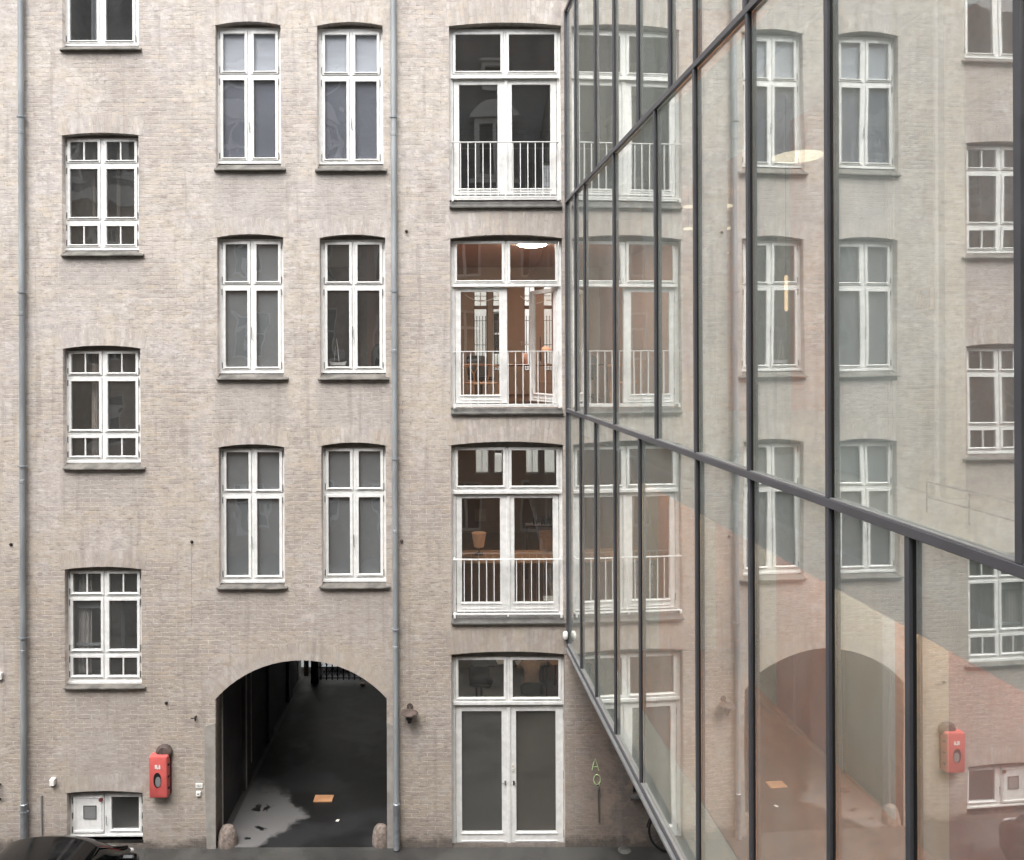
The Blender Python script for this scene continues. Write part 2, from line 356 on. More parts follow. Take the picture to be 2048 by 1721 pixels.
M['curtain'] = simple('beige curtain', (168, 158, 146), 0.9, var=0.1, scale=4)
M['oak'] = simple('light oak', (196, 148, 108), 0.45, var=0.14, scale=9, stretch=(1, 1, 6))
M['wood'] = simple('walnut table', (92, 62, 46), 0.35, var=0.2, scale=8)
M['paper'] = simple('white paper', (226, 222, 214), 0.8, var=0.02)
M['shirt'] = simple('grey beige shirt', (172, 152, 140), 0.9, var=0.12, scale=20)
M['skin'] = simple('skin', (200, 150, 122), 0.55, var=0.05)
M['hair'] = simple('dark brown hair', (52, 36, 30), 0.6, var=0.3, scale=40)
M['slate'] = None
M['opbrick'] = simple('opposite wall brick', (148, 128, 110), 0.9, var=0.18, scale=5, bump=0.2)
M['opframe'] = simple('grey white painted trim', (205, 205, 202), 0.5, var=0.05)
M['dark'] = simple('dark opposite room', (20, 20, 22), 0.8)
M['shade'] = None
M['tan'] = simple('apricot lining board', (228, 166, 128), 0.85, var=0.06, scale=1.5)
M['tanr'] = simple('terracotta lining board', (172, 94, 70), 0.85, var=0.06, scale=1.5)
M['sand'] = simple('sand coloured lining board', (214, 192, 160), 0.85, var=0.06, scale=1.5)
M['rose'] = simple('dusty rose lining board', (206, 146, 120), 0.85, var=0.06, scale=1.5)
M['palegreen'] = simple('pale sage wall paint', (206, 208, 196), 0.85, var=0.04, scale=1.5)
M['paleblue'] = simple('pale blue grey paint', (232, 240, 244), 0.8, var=0.03, scale=1.5)
M['redfloor'] = simple('tan stone floor', (178, 138, 112), 0.5, var=0.10, scale=1.2)
M['palefloor'] = simple('pale cast floor', (206, 212, 206), 0.5, var=0.06, scale=2)
M['gwin'] = glass('old window glass', 0.085, (0.90, 0.90, 0.905), 0.006, 2.2, veil=0.022)
M['gdoor'] = glass('clear door glass', 0.115, (0.92, 0.92, 0.90), 0.0015, 1.6, veil=0.010)
M['gcurt'] = glass('coated curtain wall glass', 0.43, (0.98, 1.0, 0.985), 0.0016, 1.1, refl=(0.985, 1.0, 0.98), veil=0.105, veil_col=(0.84, 0.88, 0.84))
M['gback'] = glass('back window glass', 0.03, (0.98, 0.98, 0.98))
M['lampon'] = emis('lit lamp disc', (255, 234, 200), 0.75)
M['lampw'] = emis('lit warm tube', (255, 214, 168), 1.2)
M['lampwhite'] = emis('lit ceiling lamp', (255, 248, 240), 42.0)
M['roomfill'] = emis('added room fill light', (255, 232, 206), 14.0)  # glow of the added lamps that brighten brown room and office
M['hallfill'] = emis('added hall fill light', (255, 240, 222), 26.0)  # glow of lamps added to brighten the lower and middle halls
M['hallfill2'] = emis('added upper hall fill light', (255, 250, 242), 20.0)  # glow of lamps added to brighten the middle and top halls
M['carpaint'] = simple('black car paint', (16, 16, 17), 0.16, 0.0, var=0.1, spec=0.35)
M['carglass'] = simple('tinted car glass', (12, 13, 14), 0.05, 0.0, var=0.05, spec=0.4)
M['lens'] = simple('clear lamp lens', (190, 192, 195), 0.1, 0.2)

def mk_slate():
    t = NT('slate roof'); co = t.coord(); b = t.n('ShaderNodeTexBrick')
    sp = t.n('ShaderNodeSeparateXYZ'); t.l(co, sp.inputs[0]); cb = t.n('ShaderNodeCombineXYZ'); t.l(sp.outputs[0], cb.inputs[0]); t.l(sp.outputs[2], cb.inputs[1]); t.l(cb.outputs[0], b.inputs['Vector'])
    for k, v in (('Color1', (0.075, 0.076, 0.084, 1)), ('Color2', (0.13, 0.132, 0.145, 1)), ('Mortar', (0.012, 0.012, 0.014, 1)), ('Scale', 1.0), ('Mortar Size', 0.012), ('Brick Width', 0.3), ('Row Height', 0.22)):
        b.inputs[k].default_value = v
    t.bsdf(b.outputs['Color'], 0.55, 0, t.bump(b.outputs['Fac'], -0.6, 0.02)); return t.m
M['slate'] = mk_slate()
def mk_shade():
    t = NT('peach paper lamp shade'); d = t.n('ShaderNodeBsdfDiffuse'); d.inputs[0].default_value = (*lin((214, 172, 142)), 1)
    e = t.n('ShaderNodeEmission'); e.inputs[0].default_value = (*lin((236, 176, 136)), 1); e.inputs[1].default_value = 0.06
    a = t.n('ShaderNodeAddShader'); t.l(d.outputs[0], a.inputs[0]); t.l(e.outputs[0], a.inputs[1]); t.l(a.outputs[0], t.out.inputs[0]); return t.m
M['shade'] = mk_shade()
def mk_ground():
    t = NT('wet courtyard asphalt'); co = t.coord(); n1 = t.noise(co, 0.9, 5, 0.6); n2 = t.noise(co, 90, 3, 0.6); n3 = t.noise(co, 4, 5, 0.6)
    col = t.mix(t.ramp(n1.outputs[0], 0.35, 0.65), (0.030, 0.029, 0.029), (0.062, 0.060, 0.055))
    col = t.mix(t.ramp(n2.outputs[0], 0.4, 0.7, 0, 0.5), col, (0.09, 0.088, 0.082))
    col = t.mix(t.ramp(n3.outputs[0], 0.55, 0.7, 0, 0.35), col, (0.045, 0.052, 0.032))
    t.bsdf(col, t.ramp(n1.outputs[0], 0.4, 0.6, 0.35, 0.75), 0, t.bump(n2.outputs[0], 0.4, 0.006)); return t.m
M['asphalt'] = mk_ground()
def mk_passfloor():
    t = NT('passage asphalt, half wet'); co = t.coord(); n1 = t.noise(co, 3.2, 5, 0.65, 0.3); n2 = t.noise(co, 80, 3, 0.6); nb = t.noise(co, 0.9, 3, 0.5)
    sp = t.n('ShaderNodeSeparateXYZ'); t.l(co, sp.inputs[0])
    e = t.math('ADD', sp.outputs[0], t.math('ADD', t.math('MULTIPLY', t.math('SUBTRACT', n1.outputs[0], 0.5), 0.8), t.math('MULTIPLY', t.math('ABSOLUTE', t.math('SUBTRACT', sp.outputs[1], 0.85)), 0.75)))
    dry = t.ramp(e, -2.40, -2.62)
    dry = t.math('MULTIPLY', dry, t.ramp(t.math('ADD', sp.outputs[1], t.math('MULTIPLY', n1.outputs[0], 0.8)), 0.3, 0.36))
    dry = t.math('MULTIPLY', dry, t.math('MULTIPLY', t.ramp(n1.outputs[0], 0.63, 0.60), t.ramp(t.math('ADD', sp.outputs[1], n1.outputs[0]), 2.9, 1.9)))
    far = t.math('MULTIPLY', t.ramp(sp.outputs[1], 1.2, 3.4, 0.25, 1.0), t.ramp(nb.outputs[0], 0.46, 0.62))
    wet = t.mix(far, (0.009, 0.009, 0.009), (0.062, 0.062, 0.065))  # wet tones, blackened further to stand for the unlit depth of the passage
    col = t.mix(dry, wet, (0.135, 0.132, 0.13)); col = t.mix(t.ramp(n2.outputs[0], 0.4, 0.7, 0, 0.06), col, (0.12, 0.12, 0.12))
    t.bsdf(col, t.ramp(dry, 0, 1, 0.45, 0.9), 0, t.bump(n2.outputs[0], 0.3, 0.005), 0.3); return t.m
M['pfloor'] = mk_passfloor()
# ================================================================== SETTING: ground
g = MB().add([(-60, -60, 0), (60, -60, 0), (60, 60, 0), (-60, 60, 0)], [(0, 1, 2, 3)]).build('ground', M['asphalt']); tag(g, kind='structure')
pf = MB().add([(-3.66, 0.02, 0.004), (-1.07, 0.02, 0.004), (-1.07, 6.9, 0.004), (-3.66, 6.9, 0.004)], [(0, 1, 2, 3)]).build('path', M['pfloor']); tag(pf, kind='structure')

# ================================================================== BRICK BUILDING
B = thing('brick_building', 'old courtyard building of washed pale brick with white windows and an arched gateway', 'building', (0, 0, 0))
def arc(x0, x1, zs, za, n=14):
    h = za-zs; c = (x1-x0)/2; r = (c*c+h*h)/(2*h); cx = (x0+x1)/2; cz = za-r; a = math.asin(min(1, c/r))
    return [(cx+r*math.sin(-a+2*a*i/n), cz+r*math.cos(-a+2*a*i/n)) for i in range(n+1)]
holes = []
def hole(u0, u1, vs, va, vb):
    vm = (vs+vb)/2
    x0, x1 = P(u0, vm)[0], P(u1, vm)[0]; um = (u0+u1)/2
    zs, za, zb = P(um, vs)[1], P(um, va)[1], P(um, vb)[1]
    holes.append((x0, x1, zs, za, zb)); return holes[-1]
def arch_band(h, height=0.25, over=0.10):
    x0, x1, zs, za, zb = h; vs = []; fs = []; uv = []
    hh = za-zs; c = (x1-x0)/2; r = (c*c+hh*hh)/(2*hh); cx = (x0+x1)/2; cz = za-r; a = math.asin(min(1, c/r)); a2 = a+over/r
    n = 20
    for i in range(n+1):
        t = -a2+2*a2*i/n
        for k in (0, 1):
            rr = r+k*height+(0.0 if k == 0 else 0.02*math.sin(i*2.1)); vs.append((cx+rr*math.sin(t), -0.003, cz+rr*math.cos(t))); uv.append((r*t+x0*3.7, k*height+0.005))
    for i in range(n): fs.append((2*i, 2*i+2, 2*i+3, 2*i+1))
    return vs, fs, uv

YS, YFR = 0.10, 0.112
def win_part(name='window'): return name
def make_blind(parent, x0, x1, z0, z1, mat, y=0.165):
    MB().box(x0, x1, y, y+0.006, z0, z1).build('blind', mat, parent)
def sash(parent, gl, ws=0.045, y0=YS, y1=0.15, munt=0, glassmat='gwin', bottom=None, wleft=None, wright=None, name='sash', wtop=None, drip=True):
    u0, v0, u1, v1 = gl
    um, vm = (u0+u1)/2, (v0+v1)/2
    x0, x1 = P(u0, vm, y0)[0], P(u1, vm, y0)[0]; z1, z0 = P(um, v0, y0)[1], P(um, v1, y0)[1]
    wl = wleft if wleft is not None else ws; wr = wright if wright is not None else ws; wb = bottom if bottom is not None else ws; wt = wtop if wtop is not None else ws
    m = MB(); X0, X1, Z0, Z1 = x0-wl, x1+wr, z0-wb, z1+wt
    m.plate(X0, X1, Z0, Z1, [(x0, x1, z0, z1)], y0, y1)
    if drip: m.box(x0-0.018, x1+0.018, y0-0.016, y0-0.0005, z0-0.020, z0-0.004)
    for k in range(munt):
        cx = x0+(x1-x0)*(k+1)/(munt+1); m.box(cx-0.011, cx+0.011, y0+0.006, y0+0.03, z0-0.001, z1+0.001)
    s = m.build(name, M['white'], parent, bevel=0.0035)
    p = MB().box(x0-0.004, x1+0.004, y0+0.022, y0+0.027, z0-0.004, z1+0.004)
    if len(p.v) : p.build('pane', M[glassmat], parent)
    return (X0, X1, Z0, Z1), (x0, x1, z0, z1)
def hinge(parent, x, z, h=0.045, y=YS):
    MB().box(x-0.006, x+0.006, y-0.008, y+0.012, z-h, z+h).build('hinge', M['hinge'], parent)
def sill(parent, u0, u1, vt, vb, mat='sill', lead=False, proj=0.07):
    um = (u0+u1)/2; x0, x1 = P(u0, vb, -proj)[0], P(u1, vb, -proj)[0]; zb = P(um, vb, -proj)[1]; zt = P(um, vt, 0.1)[1]
    th = 0.014
    m = MB(); n = 12
    # sloped slab, a little uneven along its edge
    def ed(i): return mnoise.noise(Vector((x0*3+i*0.7, zb, 1.3)))*0.006
    vs = []
    for i in range(n+1):
        x = x0+(x1-x0)*i/n; e = ed(i); k = 0.022 if i in (0, n) else 0
        vs += [(x, -proj+k+e*0.5, zb+e), (x, -proj+k+e*0.5, zb+th+e), (x, 0.108, zt), (x, 0.108, zb-0.02)]
    fs = []
    for i in range(n):
        b = 4*i
        for k in range(4): fs.append((b+k, b+(k+1) % 4, b+4+(k+1) % 4, b+4+k))
    fs += [(0, 1, 2, 3), (4*n+3, 4*n+2, 4*n+1, 4*n)]
    m.add(vs, fs); return m.build('sill', M[mat], parent)
def stay(parent, u, v, y=YS, l=0.16):
    x, z = P(u, v, y); MB().tube([(x, y-0.02, z+l/2), (x+0.004, y-0.024, z-l/2)], 0.006, 6).tube([(x, y-0.02, z-l/2), (x+0.02, y-0.03, z-l/2-0.03)], 0.005, 6).build('handle', M['steel'], parent)

# ---- stair windows, left column
def stair_window(h, glass_cols, rows, fb, ft, sl, blind=None, munt=(1, 0, 1)):
    x0, x1, zs, za, zb = hole(*h)
    um = (h[0]+h[1])/2
    zft = P(um, ft, YFR)[1]; zfb = P(um, fb, YFR)[1]
    name = 'window'; F0, F1 = x0-0.03, x1+0.06
    # opening bottoms out at the sill
    fr = MB(); cells = []
    root = bpy.data.objects.new('tmp', None)
    m = MB()
    sashes = []
    par = MB().box(F0, F0+0.01, YFR+0.02, 0.16, zfb, zfb+0.01)  # replaced below
    holder = bpy.data.meshes.new(name); W = bpy.data.objects.new(name, holder); C.objects.link(W); W.parent = B
    for ri, (r0, r1) in enumerate(rows):
        for (c0, c1) in glass_cols:
            so_, gi = sash(W, (c0, r0, c1, r1), munt=munt[ri] if ri < len(munt) else 0)
            sashes.append(so_)
        L, Rr = sashes[-2], sashes[-1]
        for zz in (L[2]+0.07, L[3]-0.07):
            hinge(W, L[0]-0.006, zz); hinge(W, Rr[1]+0.006, zz)
    fr.plate(F0, F1, zfb, zft, [(a-0.004, b+0.004, c-0.004, d+0.004) for a, b, c, d in sashes], YFR, 0.17)
    fr.box(F0, F1, YFR-0.022, YFR-0.0005, zfb, zfb+0.03)
    tmp = fr.build('window_tmp', M['white']); W.data = tmp.data; W.name = 'window'; bpy.data.objects.remove(tmp); bpy.data.meshes.remove(holder); bpy.data.objects.remove(root)
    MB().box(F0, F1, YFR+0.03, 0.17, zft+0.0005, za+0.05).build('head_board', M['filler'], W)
    if sl: sill(W, *sl)
    return W, sashes

def paned_window(h, glass_cols, rows, fb, ft, sl, mats=None, handle=None):
    W, ss = stair_window(h, glass_cols, rows, fb, ft, sl, munt=(0, 0, 0))
    if handle: stay(W, *handle)
    if mats:
        for s_, mt in zip(ss, mats):
            if mt: make_blind(W, s_[0]+0.02, s_[1]-0.02, s_[2]+0.02, s_[3]-0.02, M[mt])
    return W, ss

L0 = stair_window((124, 277, -135, -142, 97), [(139.5, 193), (211.5, 264.5)], [(-128, -92), (-75, 81)], 93, -130, (117, 280, 92, 99), munt=(1, 0))
L1 = stair_window((124, 277.5, 271, 266, 511), [(140, 195), (213, 268.5)], [(284, 320.5), (338.5, 434.5), (452.5, 489)], 501.5, 277, (119, 285, 502, 512))
L2 = stair_window((126, 281, 697.5, 691.5, 938), [(142.5, 198), (215.5, 271)], [(708, 745.5), (763, 859.5), (876.7, 912.4)], 925.5, 701.5, (122.5, 287.5, 926, 940))
L3 = stair_window((129.6, 283, 1139, 1134, 1377), [(146, 201.5), (218.5, 274)], [(1148, 1186), (1202, 1299.5), (1316, 1352)], 1366.5, 1142, (123.5, 289, 1367, 1379))
M00 = paned_window((431, 561.5, 51, 43.6, 340), [(446, 489), (507.5, 550.5)], [(67.7, 142.4), (160.7, 315.3)], 328.3, 56, (426.5, 570, 329.5, 340.5), ('blindl', 'blindl', 'blindm', 'blindm'), (499, 253))
M01 = paned_window((634.5, 766, 52, 44.5, 341), [(650, 693), (710.5, 753.5)], [(69.8, 144.7), (163.3, 318.2)], 329.5, 58, (629, 773, 330.5, 342), ('blindl', 'blindl', 'blindm', 'blindm'), (703, 248))
M10 = paned_window((434.5, 567, 475, 468.8, 759), [(451, 494.7), (513, 556)], [(489, 563), (581.8, 734.3)], 747, 479, (430.5, 575, 748, 760), ('blindg', 'blindg', 'blindg', 'blindg'), (503.5, 666))
M11 = paned_window((639.5, 771, 476, 469.5, 759), [(654.8, 698.3), (715, 759)], [(489.8, 563.5), (581.8, 733.8)], 746.5, 480, (635, 777.8, 748, 760), None, (706, 664))
M20 = paned_window((437.5, 569, 895, 889, 1178), [(452.5, 497), (514.4, 558.6)], [(905, 979.4), (998, 1151.9)], 1165.3, 897.5, (430.7, 573.6, 1167, 1179.3), ('blindg', 'blindg', 'blindg', 'blindg'), (504.5, 1083))
M21 = paned_window((643, 772, 892, 885.5, 1177), [(657, 700), (717.5, 760.8)], [(903, 976), (995, 1148.6)], 1163.3, 896, (637.4, 779.8, 1165, 1178), ('blindg', 'blindg', 'blindg', 'blindg'), (708, 1080))

# ---- french doors
def french(h, tg, bar, leafv, lg, fb, ft, sl=None, rail=None, opened=False, ground=False, film=None):
    x0, x1, zs, za, zb = hole(*h); um = (h[0]+h[1])/2
    zft = P(um, ft, YFR)[1]; zfb = P(um, fb, YFR)[1]
    F0, F1 = x0-0.02, x1+0.03
    holder = bpy.data.meshes.new('french_door'); W = bpy.data.objects.new('french_door', holder); C.objects.link(W); W.parent = B
    hs_ = []
    for (c0, c1) in tg[0]:
        so_, gi = sash(W, (c0, tg[1][0], c1, tg[1][1]), ws=0.044, glassmat='gdoor', name='transom_sash'); hs_.append((so_[0]-0.004, so_[1]+0.004, so_[2]-0.004, so_[3]+0.004))
    # leaves
    YL = 0.125; vm = (leafv[0]+leafv[1])/2
    zt, zb_ = P(um, leafv[0], YL)[1], P(um, leafv[1], YL)[1]
    g0, g1 = lg[0]; xm = P((g0[1]+g1[0])/2+ (2.5 if not ground else 0), vm, YL)[0]
    lx0 = P(g0[0]-(12 if ground else 11.5), vm, YL)[0]; lx1 = P(g1[1]+(15 if ground else 11.8), vm, YL)[0]
    for k, (c0, c1) in enumerate(lg[0]):
        X0, X1 = (lx0, xm) if k == 0 else (xm, lx1)
        gx0, gx1 = P(c0, vm, YL)[0], P(c1, vm, YL)[0]; gz1, gz0 = P(um, lg[1][0], YL)[1], P(um, lg[1][1], YL)[1]
        m = MB(); m.plate(0.002, X1-X0-0.002, zb_+0.004, zt-0.004, [(gx0-X0, gx1-X0, gz0, gz1)], 0, 0.05)
        m.box(gx0-X0-0.018, gx1-X0+0.018, -0.016, -0.0005, gz0-0.024, gz0-0.006)
        m.box(0.09, X1-X0-0.09, -0.012, -0.0005, zb_+0.055, zb_+0.072)
        m.box(0.02, X1-X0-0.02, -0.022, -0.0005, zb_+0.012, zb_+0.03)
        if k == 1: m.box(-0.026, 0.024, -0.016, -0.0005, zb_+0.01, zt-0.01)
        m.v = [(a+X0, b+YL, c) for a, b, c in m.v]
        pm = MB().box(gx0-0.004, gx1+0.004, YL+0.02, YL+0.026, gz0-0.004, gz1+0.004)
        if opened and k == 1:
            ang = R(-65); hx, hy = X1, YL+0.02
            def rot(v): return (hx+(v[0]-hx)*math.cos(ang)-(v[1]-hy)*math.sin(ang), hy+(v[0]-hx)*math.sin(ang)+(v[1]-hy)*math.cos(ang), v[2])
            m.v = [rot(v) for v in m.v]; pm.v = [rot(v) for v in pm.v]
        lf = m.build('door_leaf', M['white'], W, bevel=0.004); pm.build('pane', M['gdoor'], W)
        if opened and k == 1: tag(lf, 'door leaf swung open into the room')
        if film and film[k]: make_blind(W, gx0-0.02, gx1+0.02, gz0-0.02, gz1+0.02, M[film[k]], YL+0.055)
        if not (opened and k == 1):
            nh = (0.08, 0.5, 0.92) if ground else (0.1, 0.9)
            hxp = X0-0.004 if k == 0 else X1+0.004
            for f_ in nh: hinge(W, hxp, zb_+(zt-zb_)*f_, 0.055, YL-0.002)
    hs_.append((lx0-0.004, lx1+0.004, zb_-0.002 if not ground else zb_-0.002, zt+0.004))
    m = MB().plate(F0, F1, zfb, zft, hs_, YFR, 0.19)
    zb1, zb0 = P(um, bar[0], 0.09)[1], P(um, bar[1], 0.09)[1]
    m.box(x0+0.03, x1-0.03, 0.072, YFR-0.0005, zb0, zb1)
    tmp = m.build('tmp', M['white'], bevel=0.0); W.data = tmp.data; bpy.data.objects.remove(tmp); bpy.data.meshes.remove(holder)
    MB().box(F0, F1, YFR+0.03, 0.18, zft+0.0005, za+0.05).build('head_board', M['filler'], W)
    if sl:
        xa, xb = P(sl[0], sl[3], -0.05)[0], P(sl[1], sl[3], -0.05)[0]; z1_, z0_ = P(um, sl[2], 0.05)[1], P(um, sl[3], -0.05)[1]
        pts = [(-0.055, z0_), (-0.055, z0_+0.025), (-0.035, z0_+0.03), (0.04, z1_), (0.11, z1_+0.01), (0.11, z0_)]
        MB().prism(pts, xa, xb, 'x').box((xa+xb)/2-0.006, (xa+xb)/2+0.006, -0.058, 0.03, z0_+0.001, z0_+0.034).build('sill', M['lead'], W, bevel=0.003)
    if rail:
        ru0, ru1, vt, vb, bars = rail; YR = -0.035
        zt_, zb2 = P(um, vt, YR)[1], P(um, vb, YR)[1]; vm2 = (vt+vb)/2; ra, rb = P(ru0, vm2, YR)[0], P(ru1, vm2, YR)[0]
        m = MB().box(ra, rb, YR-0.018, YR+0.018, zt_-0.006, zt_+0.006).box(ra, rb, YR-0.015, YR+0.015, zb2-0.01, zb2+0.002)
        for xx in (ra+0.02, rb-0.02):
            m.box(xx-0.012, xx+0.012, YR+0.0155, 0.10, zb2-0.03, zb2-0.0105); m.box(xx-0.007, xx+0.007, YR+0.0185, 0.10, zt_-0.006, zt_+0.006)
            m.box(xx-0.016, xx+0.016, YR-0.02, YR+0.014, zb2-0.06, zb2-0.0105)
        m.box((ra+rb)/2-0.012, (ra+rb)/2+0.012, YR-0.02, YR+0.014, zb2-0.035, zb2-0.0105)
        Rl = m.build('railing', M['white2'], W)
        for bu in bars:
            bx = P(bu, vm2, YR)[0]; MB().box(bx-0.0065, bx+0.0065, YR-0.0065, YR+0.0065, zb2+0.0022, zt_-0.0062).build('baluster', M['white2'], W)
    return W, (lx0, lx1, zb_, zt)
def bars(a, n, s=14.95): return [a+s*i for i in range(n)]
D0 = french((898.5, 1123, 52.3, 45.8, 415), ([(911, 1001), (1018, 1109)], (69.3, 142.5)), (152, 157.5), (158, 392), ([(918.6, 995.5), (1024, 1101)], (170, 377)), 400, 59,
            (899, 1125, 404, 415.7), (902.5, 1118.6, 284.7, 394.8, bars(921.2, 13)))
D1 = french((901, 1125, 477, 470, 829), ([(914, 1003.8), (1020.4, 1110.8)], (488, 561)), (568.7, 573.7), (575, 808.5), ([(922, 998.8), (1026, 1103)], (584, 789.8)), 815, 483,
            (902, 1127, 818, 829.5), (906, 1121, 703, 809, bars(926.5, 13)), opened=True)
D2 = french((903, 1127, 890.5, 883.7, 1249), ([(916, 1006), (1023.3, 1113)], (901, 972.5)), (982.4, 987.4), (989, 1225), ([(924, 1000.3), (1029, 1106)], (996.7, 1204.8)), 1233, 896,
            (902.5, 1131, 1234, 1249.5), (906.5, 1125, 1119, 1228, bars(928.5, 13)))
D3 = french((903.5, 1130, 1309.3, 1303.6, 1695), ([(916.8, 1007.8), (1025.5, 1117)], (1320.6, 1396.3)), (1403.7, 1409), (1411.5, 1690), ([(923.9, 1003.8), (1032.7, 1111.8)], (1422.8, 1664.5)), 1693.5, 1315,
            None, None, ground=True, film=('blindd', 'blindb'))
W3 = D3[0]
for uu in (1010.5, 1027.5):
    x, z = P(uu, 1566, 0.12); MB().box(x-0.013, x+0.013, 0.110, 0.1245, z-0.03, z+0.03).tube([(x, 0.112, z+0.012), (x, 0.075, z+0.012), (x+(0.05 if uu > 1020 else -0.05), 0.075, z+0.010)], 0.006, 6).build('door_lock', M['steel'], W3)
x, z = P(1025.5, 1535, 0.12); MB().box(x-0.022, x+0.022, 0.106, 0.1085, z-0.05, z+0.055).build('notice', M['paper'], W3)
for k, dz in enumerate((0.03, 0.012, -0.03)):
    MB().box(x-0.012, x+0.012, 0.1045, 0.1058, z+dz-0.003, z+dz+0.003).build('notice_line', M['hinge'], W3)

# ---- cellar hatch
bx = hole(134, 285.5, 1586, 1582.3, 1680)
holder = bpy.data.meshes.new('t'); BW = bpy.data.objects.new('cellar_window', holder); C.objects.link(BW); BW.parent = B
s1, g1 = sash(BW, (223, 1594.5, 277.6, 1659.6), ws=0.045)
xa, za_ = P(146, 1591, YS); xb, zb_ = P(208, 1667, YS)
m = MB().box(xa, xb, YS, 0.15, zb_, za_); hp = m.build('hatch_panel', M['white'], BW, bevel=0.004)
MB().ring(xa+0.03, xb-0.03, zb_+0.03, za_-0.03, 0.018, YS-0.008, YS-0.0005).box(xa+0.01, xb-0.01, YS-0.02, YS-0.0085, zb_+0.02, zb_+0.05).build('panel_moulding', M['white'], BW, bevel=0.003)
va, vb = P(166.5, 1612, YS-0.01), P(192.5, 1638.5, YS-0.01)
MB().ring(va[0], vb[0], vb[1], va[1], 0.010, YS-0.012, YS-0.0005).build('vent_frame', M['hinge'], BW)
MB().box(va[0]+0.01, vb[0]-0.01, YS-0.006, YS-0.0005, vb[1]+0.01, va[1]-0.01).build('vent', M['bead'], BW)
rx, rz_ = P(202, 1599, YS); MB().lathe([(0.0, -0.03), (0.026, -0.028), (0.030, -0.0005)], (rx, YS, rz_), 14, 'y').build('sticker', simple('red brown sticker', (128, 62, 58), 0.5), BW)
stay(BW, 213.5, 1638, l=0.12)
fb = P(205, 1674.3, YFR)[1]; ftp = P(205, 1588, YFR)[1]
m = MB().plate(bx[0]-0.02, bx[1]+0.04, fb, ftp, [(s1[0]-0.004, s1[1]+0.004, s1[2]-0.004, s1[3]+0.004), (xa-0.004, xb+0.004, zb_-0.004, za_+0.004)], YFR, 0.17)
m.box(bx[0]-0.02, bx[1]+0.04, YFR-0.03, YFR-0.0005, fb, fb+0.045)
tmp = m.build('tmp', M['white']); BW.data = tmp.data; bpy.data.objects.remove(tmp)
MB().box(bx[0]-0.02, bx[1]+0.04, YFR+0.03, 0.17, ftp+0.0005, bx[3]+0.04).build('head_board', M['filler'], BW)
for zz in (fb+0.12, (fb+ftp)/2, ftp-0.1):
    hinge(BW, xa-0.01, zz); hinge(BW, s1[1]+0.008, zz)
# wall continues below the hatch: fill the strip between frame and opening foot
MB().prism([(0.0, bx[4]), (0.0, fb-0.03), (0.108, fb+0.003), (0.16, fb+0.003), (0.16, bx[4])], bx[0]-0.01, bx[1]+0.01).build('sill', M['sill'], BW)

# ---- small window behind the glass house
sx0, sz0 = P(1266, 1589); shz = 1.75
holes.append((sx0, sx0+1.0, shz-0.05, shz, sz0))
SW = MB().ring(sx0-0.01, sx0+1.01, sz0-0.01, shz+0.02, 0.07, 0.14, 0.20).build('cellar_window', M['lead'], B)
MB().box(sx0+0.06, sx0+0.94, 0.165, 0.17, sz0+0.05, shz-0.04).build('pane', M['gwin'], SW)
MB().prism([(-0.08, sz0-0.05), (-0.08, sz0-0.02), (0.14, sz0+0.01), (0.14, sz0-0.05)], sx0-0.05, sx0+1.05).build('sill', M['lead'], SW)

# ---- gateway hole
ga = P(431.5, 1550)[0]; gb = P(774, 1550)[0]; gzs = P(602, 1398)[1]; gza = P(602, 1321)[1]
gate_hole = (ga, gb, gzs, gza, -0.02)

# ---- wall mesh from a filled 2D curve
cv = bpy.data.curves.new('wallcurve', 'CURVE'); cv.dimensions = '2D'; cv.fill_mode = 'BOTH'; cv.extrude = 0.16
def poly(pts):
    s = cv.splines.new('POLY'); s.points.add(len(pts)-1)
    for p, q in zip(s.points, pts): p.co = (q[0], q[1], 0, 1)
    s.use_cyclic_u = True
WX0, WX1, WTOP = -11.0, 7.5, 16.8
gh = arc(ga, gb, gzs, gza, 28)
poly([(WX0, -0.02), (ga, -0.02)]+gh+[(gb, -0.02), (WX1, -0.02), (WX1, WTOP), (WX0, WTOP)])
for (x0, x1, zs, za, zb) in holes: poly([(x0, zb)]+arc(x0, x1, zs, za)+[(x1, zb)])
co_ = bpy.data.objects.new('wallcurve', cv); C.objects.link(co_)
bpy.context.view_layer.update()
dg = bpy.context.evaluated_depsgraph_get(); wm = bpy.data.meshes.new_from_object(co_.evaluated_get(dg)); bpy.data.objects.remove(co_)
bm = bmesh.new(); bm.from_mesh(wm)
for v in bm.verts: v.co = Vector((v.co.x, 0.16-v.co.z if True else 0, v.co.y))
bmesh.ops.remove_doubles(bm, verts=bm.verts, dist=1e-5); bmesh.ops.recalc_face_normals(bm, faces=bm.faces); bm.to_mesh(wm); bm.free()
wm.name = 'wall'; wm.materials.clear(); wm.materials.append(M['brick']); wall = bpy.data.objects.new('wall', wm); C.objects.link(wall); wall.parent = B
# brick arches over the openings (bricks on end)
for i, h in enumerate(holes[:-1]+[gate_hole]):
    gate_ = i == len(holes)-1; wide = h[1]-h[0] > 1.6
    vs, fs, uvs = arch_band(h, 0.36 if (wide and not gate_) else 0.26, 0.0 if gate_ else 0.06)
    am = bpy.data.meshes.new('brick_arch'); am.from_pydata(vs, [], fs); uvl = am.uv_layers.new(name='UVMap')
    for lp in am.loops: uvl.data[lp.index].uv = uvs[lp.vertex_index]
    am.materials.append(M['arch']); ao = bpy.data.objects.new('brick_arch', am); C.objects.link(ao); ao.parent = B
